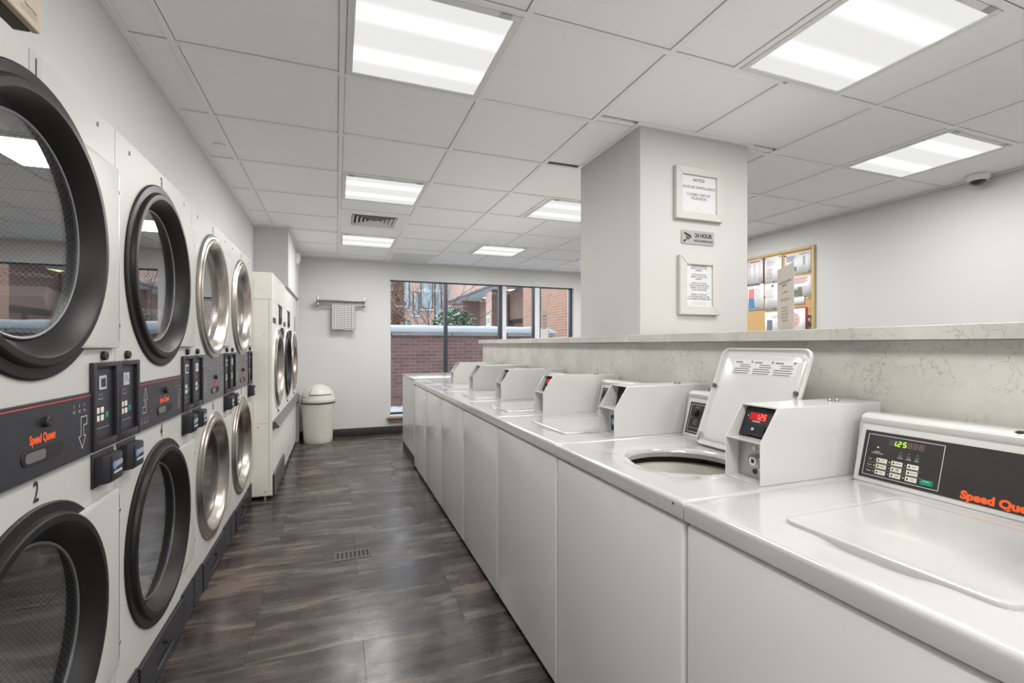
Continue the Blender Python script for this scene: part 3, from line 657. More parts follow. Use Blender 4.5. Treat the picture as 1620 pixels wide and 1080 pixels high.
def deck_closed(b):
    xs = sorted({round(v, 4) for v in [0, .0012, .003, .006, .010]+[.010+.0075*k for k in range(19)]+[.16+.03*k for k in range(10)]+[.43, .46, .47, .48, .49, .5, .51, .52, .55, .6, D_]})
    ys = sorted({round(v, 4) for v in [0, .0012, .003, .006, .010, .05, .1]+[.13+.006*k for k in range(7)]+[.17+.0125*k for k in range(25)]+[.48+.006*k for k in range(7)]+[.55, .6, W_-.010, W_-.006, W_-.003, W_-.0012, W_]})
    g = [[b.bm.verts.new((x, y, deck_z(x, y))) for y in ys] for x in xs]
    for i in range(len(xs)-1):
        for j in range(len(ys)-1): b.bm.faces.new((g[i][j], g[i][j+1], g[i+1][j+1], g[i+1][j]))
    skirt(b, [g[0][j] for j in range(len(ys))]+[g[i][-1] for i in range(1, len(xs))]+[g[-1][j] for j in range(len(ys)-2, -1, -1)]+[g[i][0] for i in range(len(xs)-2, 0, -1)])
    return b
def skirt(b, loop):
    lo = [b.bm.verts.new((v.co.x, v.co.y, .8375)) for v in loop]; n = len(loop)
    for k in range(n): b.bm.faces.new((loop[k], loop[(k+1) % n], lo[(k+1) % n], lo[k]))
    b.bm.faces.new(lo)
def hole_pt(t):          # tub opening: round with a flattened front
    c, s = math.cos(t), math.sin(t); x, y = .268+.168*c, .323+.160*s
    return (max(x, .128+.02*abs(s)), y)
def deck_open(b):
    n = 96; cx, cy = .268, .323
    ang = sorted(set([round(2*math.pi*k/n, 5) for k in range(n)]+[round(math.atan2(yy-cy, xx-cx) % (2*math.pi), 5) for xx in (0, D_) for yy in (0, W_)]))
    fr = [0, .012, .03, .06, .12, .25, .4, .55, .7, .85, .93, .965, .985, .995, 1]
    rings = []
    for f in fr:
        ring_ = []
        for t in ang:
            c, s = math.cos(t), math.sin(t); hx, hy = hole_pt(t)
            k = min([(D_-cx)/c if c > 1e-9 else (0-cx)/c if c < -1e-9 else 9, (W_-cy)/s if s > 1e-9 else (0-cy)/s if s < -1e-9 else 9])
            ox, oy = cx+k*c, cy+k*s; x, y = hx+(ox-hx)*f, hy+(oy-hy)*f
            z = deck_z(x, y)-(.012*(1-f/.03)**2 if f < .03 else 0)
            ring_.append(b.bm.verts.new((x, y, z)))
        rings.append(ring_)
    m = len(ang)
    for i in range(len(fr)-1):
        for k in range(m): b.bm.faces.new((rings[i][k], rings[i][(k+1) % m], rings[i+1][(k+1) % m], rings[i+1][k]))
    lip = [b.bm.verts.new((v.co.x+(v.co.x-cx)*.05, v.co.y+(v.co.y-cy)*.05, .845)) for v in rings[0]]
    for k in range(m): b.bm.faces.new((rings[0][k], rings[0][(k+1) % m], lip[(k+1) % m], lip[k]))
    lo = [b.bm.verts.new((v.co.x, v.co.y, .8375)) for v in rings[-1]]
    for k in range(m): b.bm.faces.new((rings[-1][k], rings[-1][(k+1) % m], lo[(k+1) % m], lo[k]))
    return b
def lid_mesh(b):
    P = rrect(LX0, LX1, LY0, LY1, .024, 6); cx, cy = (LX0+LX1)/2, (LY0+LY1)/2
    prev = None
    for f, z in ((1, DECK-.016), (1, DECK-.001), (1, DECK+.001), (.994, DECK+.0035), (.98, DECK+.0045), (.93, DECK+.0042), (.90, DECK+.0035), (.5, DECK+.0050), (.02, DECK+.0055)):
        rg = [b.bm.verts.new((cx+(x-cx)*f, cy+(y-cy)*f, z)) for x, y in P]
        if prev:
            for k in range(len(P)): b.bm.faces.new((prev[k], prev[(k+1) % len(P)], rg[(k+1) % len(P)], rg[k]))
        prev = rg
    b.bm.faces.new(prev); return b
CON = [(.545, DECK+.0008), (.585, 1.0245)]            # slanted face of the console: bottom and top
def con(s, t, lift=0.):                                # point on that face; s from the far end, t up the face
    dx, dz = CON[1][0]-CON[0][0], CON[1][1]-CON[0][1]; L = math.hypot(dx, dz)
    return Vector((CON[0][0]+dx*t-dz/L*lift, .648-s, CON[0][1]+dz*t+dx/L*lift))
CU = Vector((CON[1][0]-CON[0][0], 0, CON[1][1]-CON[0][1])).normalized()
def cplate(b, s0, s1, t0, t1, lift, th=.0015):
    q = [con(s0, t0, lift), con(s1, t0, lift), con(s1, t1, lift), con(s0, t1, lift)]
    p = [con(s0, t0, lift+th), con(s1, t0, lift+th), con(s1, t1, lift+th), con(s0, t1, lift+th)]
    b.quad(*p); b.quad(*q)
    for k in range(4): b.quad(q[k], q[(k+1) % 4], p[(k+1) % 4], p[k])
    return b
def cline(b, pts, w, lift):
    for (s0, t0), (s1, t1) in zip(pts, pts[1:]):
        p0, p1 = con(s0, t0, lift), con(s1, t1, lift); d = (p1-p0).normalized(); n = (con(0, 0, 1)-con(0, 0, 0)).cross(d)*w/2
        b.quad(p0+n-d*w/2, p1+n+d*w/2, p1-n+d*w/2, p0-n-d*w/2)
    return b
SEG = {'1': 'bc', '2': 'abged', '5': 'afgcd', '8': 'abcdefg', '4': 'fgbc', '6': 'afgedc'}
def seg_digits(place, body, h, w, gap, slant=.12, th=.16):
    """seven-segment digits as quads; place(u, v) maps to 3-D"""
    b = B(); u0 = 0
    for ch in body:
        if ch == '.': continue
        S = {'a': ((0, 1), (1, 1)), 'b': ((1, 1), (1, .5)), 'c': ((1, .5), (1, 0)), 'd': ((0, 0), (1, 0)), 'e': ((0, 0), (0, .5)), 'f': ((0, .5), (0, 1)), 'g': ((0, .5), (1, .5))}
        for q in SEG[ch]:
            (a0, b0), (a1, b1) = S[q]; x0, y0, x1, y1 = u0+a0*w+b0*h*slant, b0*h, u0+a1*w+b1*h*slant, b1*h
            d = Vector((x1-x0, y1-y0)).normalized(); n = Vector((-d.y, d.x))*h*th/2; e = d*h*.03
            b.quad(*[place(x, y) for x, y in ((x0+e.x+n.x, y0+e.y+n.y), (x1-e.x+n.x, y1-e.y+n.y), (x1-e.x-n.x, y1-e.y-n.y), (x0+e.x-n.x, y0+e.y-n.y))])
        u0 += w+gap
    return b
BX0, BX1, BY0, BY1, BZ1 = .254, .700, .022, .134, 1.068   # coin box
def coin_box(t, kind):
    z0 = DECK+.0005
    prof = [(BX0, z0), (BX0, .984), (.312, BZ1), (BX1, BZ1), (BX1, z0)]
    def shell(b):
        b.prism(prof, 'y', BY0, BY0+.0028, .0008, 1).prism(prof, 'y', BY1-.0028, BY1, .0008, 1)
        b.box(.312, BX1, BY0+.0028, BY1-.0028, BZ1-.0028, BZ1).box(BX1-.003, BX1, BY0+.0028, BY1-.0028, z0, BZ1-.003)
        b.box(BX0+.0015, BX1-.004, BY0+.0028, BY1-.0028, z0, z0+.0025).box(BX0+.001, .318, BY0+.0028, BY1-.0028, .9815, .9842)
        return b
    c = part('coin_box', 'cbx', t, BOXM, shell, ang=25)
    part('back_plate', 'cbk', c, STEEL if kind == 'lock' else BOXM, lambda b: b.box(.298, .300, BY0+.003, BY1-.003, z0+.003, .981))
    part('upper_liner', 'cbu', c, BOXM if kind != 'dark' else CHAR, lambda b: b.quad((.332, BY0+.003, .985), (.332, BY1-.003, .985), (.345, BY1-.003, BZ1-.003), (.345, BY0+.003, BZ1-.003)))
    for x, y in ((.60, .075), (.59, .088)): part('bolt', 'cbb', c, NICKEL, lambda b: b.lathe([(0, .006), (.004, .006), (.006, .003), (.006, .0004)], 'z', seg=12), (x, y, BZ1))
    part('seam', 'cse', c, GREYP, lambda b: b.box(.62, .66, BY0-.0006, BY0-.0001, 1.040, 1.0415))
    for x in (.265, .285): part('screw_head', 'csc', c, GREYP, lambda b: b.disc(0, .008, 'z', seg=14, th=.001), (x, .05 if x > .27 else .09, z0+.0032))
    U = Vector((.058, 0, .0842)).normalized()             # up the slanted opening
    if kind in ('lock', 'plain'):
        mt = part('meter', 'cmt', c, mat('meter_black', (.016, .016, .017), .4), lambda b: b.prism([(.296, .990), (.326, 1.059), (.345, 1.059), (.345, .990)], 'y', BY0+.012, BY1-.004, .002, 1))
        O = Vector((.296, 0, .990)); Un = Vector((.030, 0, .069)).normalized(); Nn = Vector((-Un.z, 0, Un.x))
        P = lambda u, v, l=.001: Vector((0, BY1-.008-u, 0))+O+Un*v+Nn*l
        def pl(b, u0, u1, v0, v1, l): return b.quad(P(u0, v0, l), P(u1, v0, l), P(u1, v1, l), P(u0, v1, l))
        part('led_window', 'clw', mt, REDLED, lambda b: pl(b, .016, .068, .042, .062, .0008))
        if ('dig', 1) not in CACHE: CACHE[('dig', 1)] = seg_digits(lambda u, v: P(.036+u, .0445+v, .0014), '1.25', .0140, .0062, .0052, th=.13).mesh('digits', REDSEG, False)
        link('digits', CACHE[('dig', 1)], mt)
        part('print', 'cpr', mt, WHITEP, lambda b: pl(pl(b, .028, .052, .0375, .0395, .0008), .010, .012, .050, .055, .0008))
        part('card_slot', 'ccs', mt, DARK, lambda b: pl(b, .010, .072, .026, .032, .0008))
        part('card_lip', 'ccl', mt, CHAR2, lambda b: b.quad(P(.012, .008, .001), P(.072, .008, .001), P(.072, .026, .006), P(.012, .026, .006)).quad(P(.012, .008, .0005), P(.072, .008, .0005), P(.072, .026, .0005), P(.012, .026, .0005)))
        part('card_mark', 'ccm', mt, GREYP, lambda b: pl(b, .036, .044, .013, .020, .0055))
    if kind == 'lock':
        lk = part('lock', 'clk', c, CHROME, lambda b: b.prism(rrect(.050, .086, .912, .944, .009), 'x', .282, .298, .003))
        part('lock_face', 'clf', lk, mat('bright_lock', (.75, .75, .74), .18, metal=1.), lambda b: b.disc(.280, .011, 'x', (0, .068, .928), 20, .003))
        part('keyhole', 'clh', lk, DARK, lambda b: b.box(.2775, .2785, .064, .072, .924, .934))
        part('round_hole', 'clr', c, mat('rust', (.09, .045, .03), .7), lambda b: b.disc(.297, .007, 'x', (0, .078, .898), 16, .001))
        part('round_hole', 'clr2', c, WHITEP, lambda b: b.disc(.297, .006, 'x', (0, .080, .958), 16, .001))
    if kind == 'dark':
        cc = part('coin_mechanism', 'cmm', c, CHAR, lambda b: b.box(.278, .298, .030, .085, .895, .955, .003).box(.282, .298, .040, .060, .955, .968, .002))
        part('coin_emblem', 'cme', cc, mat('coin_blue', (.12, .25, .45), .4), lambda b: b.disc(.2775, .013, 'x', (0, .066, .932), 18, .001))
        part('coin_emblem', 'cmf', cc, mat('coin_silver', (.55, .56, .58), .3, metal=.5), lambda b: b.disc(.2770, .007, 'x', (0, .060, .930), 14, .001))
def console(t, digital):
    x0, z0 = CON[0]; x1, z1 = CON[1]
    prof = [(x0, z0), (x1-.001, z1-.004), (x1-.007, z1+.004), (x1-.008, z1+.013), (x1-.001, z1+.021), (x1+.018, z1+.025), (.695, z1+.018), (.695, z0)]
    c = part('console', 'con', t, BOXM, lambda b: b.prism(prof, 'y', .1365, .647, .006, 3), ang=40)
    f = part('face_plate', 'cfp', c, mat('console_black', (.028, .026, .025), .38), lambda b: cplate(b, .016, .495, .075, .868, .0003))
    if digital:
        part('outline', 'col', f, WHITEP, lambda b: cline(b, [(.0245, .127), (.0255, .81), (.188, .81), (.187, .127), (.0245, .127)], .0011, .0022))
        part('display_window', 'cdw', f, GRNWIN, lambda b: cplate(b, .074, .151, .665, .765, .0018, .0004))
        P = lambda u, v, l=.0027: con(.082+u, .677, l)+CU*v
        seg_digits(lambda u, v: P(u, v), '1.25', .0112, .0060, .0055).obj('lit_digits', GRNSEG, f, smooth=False)
        seg_digits(lambda u, v: P(.0345+u, v), '888', .0112, .0060, .0055).obj('unlit_digits', GRNDIM, f, smooth=False)
        B().quad(P(.0075, -.0004), P(.0095, -.0004), P(.0095, .0014), P(.0075, .0014)).obj('decimal_point', GRNSEG, f, smooth=False)
        labels = [['LIGHT', 'MEDIUM', 'HEAVY'], ['NORMAL', 'PERM\nPRESS', 'DELICATE'], ['HOT', 'WARM', 'COLD']]
        for r in range(3):
            for q in range(3):
                s, tt = .053+q*.0338, .36-r*.098
                k = part('button', ('wb', r, q), f, CREAMB, lambda b: cplate(b, s, s+.0235, tt, tt+.07, .0018, .0012))
                text(labels[r][q], .0040, BLACKP, k, con(s+.0150, tt+.036, .0034), (0, -1, 0), CU, bold=.01, sx=.78)
                part('button_mark', ('wbm', r, q), k, BLACKP, lambda b: cplate(b, s+.003, s+.0065, tt+.018, tt+.05, .0031, .0002))
                on = (r, q) in ((0, 1), (1, 0), (2, 2))
                part('indicator', ('wi', r, q), f, GRNSEG if on else GREYP, lambda b: cplate(b, s-.0055, s-.0035, tt+.028, tt+.042, .0018, .0006))
        for i, w_ in enumerate(('Soil', 'Cycle', 'Temp')): text(w_, .0048, WHITEP, f, con(.0375, .395-i*.098, .0021), (0, -1, 0), CU)
        g = part('start_button', 'wsb', f, GREENB, lambda b: cplate(b, .151, .176, .165, .245, .0018, .0012))
        text('START', .005, WHITEP, g, con(.1635, .218, .0034), (0, -1, 0), CU)
        for i, w_ in enumerate(('WASH', 'RINSE', 'SPIN')):
            s = .103+i*.0175
            text(w_, .0042, WHITEP, f, con(s, .495, .0021), (0, -1, 0), CU)
            part('icon', ('wic', i), f, GREYP, lambda b: cline(b, [(s-.003, .55), (s-.002, .525), (s+.002, .525), (s+.003, .55)], .0008, .0021).quad(con(s-.001, .58, .0021), con(s+.001, .58, .0021), con(s+.001, .592, .0021), con(s-.001, .592, .0021)))
        part('indicator', 'wi9', f, GRNSEG, lambda b: cplate(b, .0495, .0525, .595, .612, .0018, .0006))
        text('INSERT\nCOIN(S)/CARD', .0040, WHITEP, f, con(.051, .515, .0021), (0, -1, 0), CU)
        part('rules', 'wru', f, GREYP, lambda b: cline(cline(b, [(.032, .347), (.15, .347)], .0005, .002), [(.032, .249), (.15, .249)], .0005, .002))
        text('Speed Queen', .0235, ORANGE, f, con(.228, .158, .0022), (0, -1, 0), CU, bold=.055, sx=1.0, align='LEFT')
        part('plug', 'wpl', c, BLACK, lambda b: b.lathe([(0, .008), (.003, .008), (.005, .004), (.005, .0004)], 'z', seg=16), (CON[1][0]+.006, .648-.307, CON[1][1]+.0215))
    else:
        part('outline', 'co2', f, WHITEP, lambda b: cline(b, [(.0245, .12), (.0255, .81), (.188, .81), (.187, .12), (.0245, .12)], .0013, .0022))
        d = (con(0, 0, 1)-con(0, 0, 0)).normalized()
        for i, s in enumerate((.058, .15)):
            k = part('knob', ('wk', i), f, BLACK, lambda b: b.cyl(con(s, .60, .0018), con(s, .60, .016), .0135, 24, .0115).cyl(con(s, .60, .016), con(s, .60, .020), .0115, 24, .010))
            part('knob_cap', ('wkc', i), k, NICKEL, lambda b: b.cyl(con(s-.016, .60, .0022), con(s-.016, .60, .006), .0075, 18))
        text('CYCLE', .006, WHITEP, f, con(.058, .74, .0021), (0, -1, 0), CU)
        part('print', 'wp2', f, GREYP, lambda b: [cline(b, [(.050, .42-q*.05), (.068, .42-q*.05)], .0012, .0021) for q in range(3)] and cline(cline(b, [(.030, .22), (.085, .22)], .0014, .0021), [(.035, .46), (.035, .50)], .0016, .0021))
        text('Speed Queen', .0235, ORANGE, f, con(.228, .158, .0022), (0, -1, 0), CU, bold=.055, sx=1.0, align='LEFT')
def washer(i, kind, label, is_open=False, digital=False):
    t = thing('top_load_washer', label, 'washing machine', (FRONT, SEAM0+i*PITCH+.002, 0), 'coin-operated top-load washers in a row')
    def cab(b):
        b.box(.003, .68, .0005, W_-.0005, .022, .832, .012, 4)
        if is_open: bmesh.ops.delete(b.bm, geom=[f for f in b.bm.faces if f.calc_center_median().z > .8319], context='FACES')
        return b
    part('cabinet', ('wc', is_open), t, WASHF, cab, ang=40)
    part('toe_gap', 'wtg', t, DARK, lambda b: b.box(.03, .66, .02, W_-.02, .001, .021))
    if is_open:
        part('deck', 'wdo', t, WASH, deck_open, ang=40)
        tub = part('tub', 'wtb', t, mat('tub_enamel', (.60, .585, .54), .3), lambda b: b.lathe([(.826, .26), (.835, .205), (.838, .195), (.835, .186), (.80, .184), (.79, .20), (.48, .20), (.45, .17), (.45, .001)], 'z', (.285, .323, -.018), 64))
        part('balance_ring', 'wbr', tub, mat('tub_plastic', (.66, .64, .59), .35), lambda b: b.lathe([(.822, .184), (.822, .150), (.815, .143), (.79, .141), (.785, .15), (.785, .184)], 'z', (.285, .323, -.03), 64))
        part('agitator', 'wag', tub, mat('agitator_plastic', (.55, .54, .50), .4), lambda b: b.lathe([(.46, .13), (.50, .09), (.56, .05), (.74, .036), (.755, .026), (.758, .001)], 'z', (.285, .323, 0), 32))
        thing_child('lid', t, (.485, 0, DECK-.002), 112)
    else:
        part('seal', 'wsl', t, DARK, lambda b: b.box(.010, .65, .008, W_-.008, .8325, .837))  # dark filler put in as the shaded gap under the deck lip
        part('deck', 'wdc', t, WASH, deck_closed, ang=40)
        part('lid', 'wlc', t, WASH, lid_mesh, ang=40)
    console(t, digital); coin_box(t, kind)
    if i == 1: part('chip_mark', 'chm', t, DARK, lambda b: b.box(-.0004, 0.0001, .030, .0345, .862, .8675))
    return t
def thing_child(name, t, hinge, deg):
    """the open lid of the second washer: a dished panel swung up about its rear edge"""
    w, l = LY1-LY0, LX1-LX0
    P = rrect(-l, 0, LY0, LY1, .026, 7); cx, cy = -l/2, (LY0+LY1)/2; b = B(); prev = None; first = None
    prof = [(.02, .000), (.9, -.001), (.96, -.001), (.99, .0005), (1.0, .006), (1.0, .013), (.99, .016), (.975, .016), (.962, .013), (.945, .006), (.915, .004), (.90, .0038), (.86, .0105), (.84, .0115), (.3, .0115), (.02, .0115)]
    prof = [(f, z) for f, z in prof]
    for f, z in prof:
        rg = [b.bm.verts.new((cx+(x-cx)*f, cy+(y-cy)*f, -z)) for x, y in P]
        if prev:
            for k in range(len(P)): b.bm.faces.new((prev[k], prev[(k+1) % len(P)], rg[(k+1) % len(P)], rg[k]))
        else: b.bm.faces.new(rg)
        prev = rg
    b.bm.faces.new(prev)
    o = b.obj(name, BOXM, t, hinge, ang=40); o.rotation_euler = (0, R(deg), 0)
    st = B().box(-l*.88, -l*.74, .185, .43, -.0122, -.0117).obj('warning_label', mat('label_white', (.66, .66, .64), .5), o)
    pr = B()
    for q in range(3):
        y0 = .43-.008-q*.079
        pr.quad((-l*.865, y0, -.0124), (-l*.865, y0-.03, -.0124), (-l*.85, y0-.03, -.0124), (-l*.85, y0, -.0124))
        for r in range(5):
            a = -l*.838+r*.0075
            pr.quad((a, y0-(.022 if r in (0, 1) else 0), -.0124), (a, y0-.062-.006*(r % 2), -.0124), (a+.0035, y0-.062-.006*(r % 2), -.0124), (a+.0035, y0-(.022 if r in (0, 1) else 0), -.0124))
        pr.quad((-l*.873, y0-.064, -.0124), (-l*.873, y0-.072, -.0124), (-l*.852, y0-.072, -.0124), (-l*.852, y0-.064, -.0124))
    pr.obj('label_print', mat('label_ink', (.20, .20, .20), .6), st, smooth=False)
    for y in (LY0+.013, LY1-.013): B().cyl((-l*.60, y, -.012), (-l*.60, y, -.0205), .0065, 16).obj('bumper', mat('rubber_brown', (.10, .075, .05), .6), o)
    B().box(-.045, -.012, LY1-.020, LY1-.010, -.019, -.012, .002).obj('hinge_plate', STEEL, o)
    return o
washer(0, 'lock', 'top-load washer with lid shut and green 1.25 display, nearest the camera', digital=True)
washer(1, 'lock', 'top-load washer with its lid raised and red 1.25 coin box', True)
washer(2, 'dark', 'closed top-load washer right behind the one with the raised lid')
washer(3, 'plain', 'fourth top-load washer from the camera, two behind the raised lid')
washer(4, 'plain', 'fifth top-load washer from the camera, third from the end cabinet')
washer(5, 'plain', 'sixth top-load washer from the camera, second from the end cabinet')
washer(6, 'plain', 'farthest top-load washer, right beside the flat white end cabinet')
ec = thing('end_cabinet', 'plain white flat-topped cabinet at the window end of the washer row', 'cabinet', (FRONT, SEAM0+7*PITCH+.002, 0))
B().box(0.001, .68, .001, .862, .115, .872, .002, 1).obj('body', mat('end_laminate', (.56, .56, .54), .3, coat=.2), ec)
B().box(-.003, .685, 0, .868, .873, .893, .003).obj('top', WASH, ec)
B().box(.004, .66, .004, .855, .001, .1145).obj('toe_kick', CHAR, ec)

# ------------------------------------------------------------------ bin, towel rack, wall things
bn = thing('swing_top_bin', 'beige plastic swing-top bin standing by the back wall', 'bin', (-.222, 6.455, 0))
B().lathe([(.012, .001), (.012, .155), (.002, .158), (.0, .164), (.012, .170), (.06, .172), (.47, .196), (.49, .2005), (.505, .2005), (.505, .19), (.47, .186)], 'z', seg=56).obj('body', BIN, bn)
B().lathe([(.492, .205), (.508, .205), (.512, .2), (.512, .185), (.490, .185)], 'z', seg=56).obj('rim_shadow_band', mat('bin_liner', (.03, .03, .03), .5), bn)  # black band stands in for the shadow under the lid rim
ld = B().lathe([(.510, .204), (.525, .208), (.548, .206), (.552, .198), (.585, .193), (.64, .172), (.685, .132), (.715, .078), (.727, .03), (.729, .001)], 'z', seg=56).obj('lid', BIN, bn)
fb = B()
N = 14
g = []
for i in range(N+1):
    row = []
    for j in range(N+1):
        az = R(-120+i*85/N); el = R(20+j*52/N)
        rr = 1.012; row.append(fb.bm.verts.new((.200*rr*math.cos(el)*math.cos(az), .200*rr*math.cos(el)*math.sin(az), .540+.19*rr*math.sin(el))))
    g.append(row)
for i in range(N):
    for j in range(N): fb.bm.faces.new((g[i][j], g[i+1][j], g[i+1][j+1], g[i][j+1]))
fo = fb.obj('flap', BIN, ld); sm = fo.modifiers.new('s', 'SOLIDIFY'); sm.thickness = .006; sm.offset = 1
ob = B()
loop = [(g[i][0].co.copy() if False else None) for i in range(0)]
pts = [Vector((.2045*math.cos(R(20+j*52/N))*math.cos(R(-120)), .2045*math.cos(R(20+j*52/N))*math.sin(R(-120)), .540+.1945*math.sin(R(20+j*52/N)))) for j in range(N, -1, -1)]
pts += [Vector((.2045*math.cos(R(20))*math.cos(R(-120+i*85/N)), .2045*math.cos(R(20))*math.sin(R(-120+i*85/N)), .540+.1945*math.sin(R(20)))) for i in range(N+1)]
for a, c in zip(pts, pts[1:]):
    if (c-a).length > 1e-4: ob.cyl(a, c, .003, 6)
ob.obj('flap_gap', DARK, ld)

rk = thing('towel_rack', 'brushed steel double towel rack mounted on the back wall', 'towel rack', (0, BACK_Y, 0))
for x in (-.235, .345):
    B().prism(rrect(x-.016, x+.016, 1.675, 1.835, .015), 'y', -.006, -.0005, .001, 1).obj('mounting_plate', NICKEL, rk)
    B().box(x-.006, x+.006, -.105, -.006, 1.742, 1.768, .003).obj('bracket_arm', NICKEL, rk)
    B().box(x-.006, x+.006, -.17, -.006, 1.795, 1.818, .003).obj('bracket_arm', NICKEL, rk)
    B().box(x-.013, x+.013, -.172, -.140, 1.788, 1.846, .004).obj('end_post', NICKEL, rk)
    B().box(x-.013, x+.013, -.110, -.080, 1.738, 1.776, .004).obj('end_post', NICKEL, rk)
B().cyl((-.255, -.095, 1.755), (.365, -.095, 1.755), .009, 16).obj('front_bar', NICKEL, rk)
for y, z in ((-.155, 1.807), (-.11, 1.807), (-.065, 1.807), (-.025, 1.807)):
    B().cyl((-.25, y, z), (.36, y, z), .007, 12).obj('shelf_bar', NICKEL, rk)
tb = B(); uvl = tb.bm.loops.layers.uv.new('UVMap'); nx, nz = 26, 40; gv = []
for i in range(nx+1):
    u = i/nx; row = []
    for j in range(nz+1):
        v = j/nz; x = -.062+.29*u
        fold = .010*math.sin(u*9)*sstep(.35, 1, abs(v-.42)*2)+(.012*sstep(.84, .86, u)*sstep(.95, .88, u))
        if v < .54: y, z = BACK_Y-.095-.0125-fold, 1.425+(v/.54)*(1.755-1.425)+.006*math.sin(u*6.5)*(1-v)
        elif v < .60: a = (v-.54)/.06*math.pi; y, z = BACK_Y-.095-.0125*math.cos(a)-fold*(1-(v-.54)/.06), 1.755+.0125*math.sin(a)
        else: y, z = BACK_Y-.095+.0125+.3*fold, 1.755-(v-.60)/.40*.27
        row.append(tb.bm.verts.new((x, y, z)))
    gv.append(row)
for i in range(nx):
    for j in range(nz):
        f = tb.bm.faces.new((gv[i][j], gv[i+1][j], gv[i+1][j+1], gv[i][j+1]))
        for l, (a, c) in zip(f.loops, ((i, j), (i+1, j), (i+1, j+1), (i, j+1))): l[uvl].uv = (a/nx*15+.3, c/nz*26+.2)
tw = tb.obj('towel', TOWEL, ang=80); sm = tw.modifiers.new('s', 'SOLIDIFY'); sm.thickness = .003; sm.offset = 1
tag(tw, 'small black and white checked towel hanging on the steel rack', 'towel')

al = thing('wall_alarm', 'small white alarm strobe high on the left side wall near the back corner', 'alarm', (-.45, 6.14, 2.25))
B().prism(rrect(-.05, .05, -.065, .065, .012), 'x', .0005, .03, .004).obj('housing', TRIM, al)
B().box(.03, .045, -.02, .02, -.03, .05, .004).obj('strobe_lens', FROST, al)
B().box(.03, .034, -.03, .03, -.055, -.038, .002).obj('grille', GREYP, al)

em = thing('emergency_light', 'tan metal emergency light box on the wall above dryer 1', 'emergency light', (-.745, 1.363, 1.925))
B().box(.0005, .112, -.30, 0, .003, .20, .003, 1).obj('box', BEIGE, em)
B().box(.104, .120, -.302, .001, 0, .20, .002, 1).obj('front_cover', BEIGE, em)
B().box(.004, .1035, -.296, -.004, -.001, .0028).obj('base_plate', BROWN, em)
B().lathe([(-.0012, .034), (-.004, .033), (-.006, .026), (-.0065, .001)], 'z', (.056, -.085, 0), 32).obj('lamp_lens', FROST, em)
text('Sure-Lites', .0125, BROWN, em, (.1206, -.036, .034), (0, 1, 0), (0, 0, 1), sx=.85)
pr = B()
for i in range(2): pr.quad((.1204, -.073, .024-i*.006), (.1204, -.012, .024-i*.006), (.1204, -.012, .0247-i*.006), (.1204, -.073, .0247-i*.006))
pr.obj('print', BROWN, em, smooth=False)

def frame_sign(label, x0, x1, z0, z1, fw, margin_z):
    t = thing('framed_notice', label, 'framed notice', ((x0+x1)/2, 2.08, (z0+z1)/2), 'notices on the column')
    w, h = (x1-x0)/2, (z1-z0)/2
    for a in ((-w, -w+fw, -h, h, 1), (w-fw, w, -h, h, 1), (-w+fw, w-fw, h-fw, h, 0), (-w+fw, w-fw, -h, -h+fw, 0)):
        if a[4]: P = [(a[0], -h), (a[1], -h+fw) if a[0] < 0 else (a[1], -h), (a[1], h-fw) if a[0] < 0 else (a[1], h), (a[0], h) if a[0] < 0 else (a[0], h-fw)]
        else: P = None
        if a[4]:
            P = [(-w, -h), (-w+fw, -h+fw), (-w+fw, h-fw), (-w, h)] if a[0] < 0 else [(w, -h), (w, h), (w-fw, h-fw), (w-fw, -h+fw)]
        else:
            P = [(-w, h), (-w+fw, h-fw), (w-fw, h-fw), (w, h)] if a[2] > 0 else [(-w, -h), (w, -h), (w-fw, -h+fw), (-w+fw, -h+fw)]
        B().prism(P, 'y', -.026, -.0005, .0025, 1).obj('frame_rail', FRAMEW, t)
    sh = B().box(-w+fw-.004, w-fw+.004, -.014, -.010, -h+fw-.004, h-fw+.004).obj('sheet', PAPER, t, smooth=False)
    return t, sh
X_, Z_ = (1, 0, 0), (0, 0, 1)
t, sh = frame_sign('white framed notice about 24 hour surveillance, upper one on the column', 1.705, 2.025, 1.91, 2.195, .042, 0)
text('NOTICE', .022, BLACKP, sh, (0, -.0144, .076), X_, Z_, bold=.02)
text('24 HOUR SURVEILLANCE', .0205, BLACKP, sh, (0, -.0144, .036), X_, Z_, sx=.98, bold=.006)
text('CLOSED CIRCUIT\nTELEVISION', .0205, BLACKP, sh, (0, -.0144, -.014), X_, Z_, sx=1.0, bold=.006)
B().strip([(-.022, -.080), (-.012, -.072), (-.016, -.084), (-.004, -.078), (.010, -.080), (.024, -.084)], .0016, 'y', -.0144).obj('signature', GREYP, sh, smooth=False)
t, sh = frame_sign('white framed notice about removing clothes promptly, lower one on the column', 1.730, 2.003, 1.392, 1.713, .048, 0)
for i, (z, s_) in enumerate(((.094, 'AFTER EACH WASHING\nREMOVE YOUR CLOTHES\nPROMPTLY'), (.047, 'AFTER EACH DRYING\nREMOVE YOUR CLOTHES\nPROMPTLY'), (-.006, 'PLEASE DO NOT LEAVE\nCLOTHES IN MACHINES WHEN\nFINISHED, ALLOW OTHERS\nTO USE THE MACHINES'), (-.062, 'FINISHED CLOTHES LEFT\nAN EXTENDED PERIOD OF TIME\nWILL BE REMOVED FROM MACHINES'))):
    text(s_, .0122, BLACKP, sh, (0, -.0144, z), X_, Z_, sx=.80, bold=.006)
text('Management is not responsible\nfor lost or damaged articles', .0085, GREYP, sh, (0, -.0144, -.098), X_, Z_, sx=.9)
t = thing('surveillance_plaque', 'small silver plaque reading 24 HOUR VIDEO SURVEILLANCE with a camera symbol', 'sign', (1.868, 2.08, 1.817))
pq = B().prism(rrect(-.112, .112, -.037, .037, .006), 'y', -.005, -.0005, .001, 1).obj('plate', SIGNM, t)
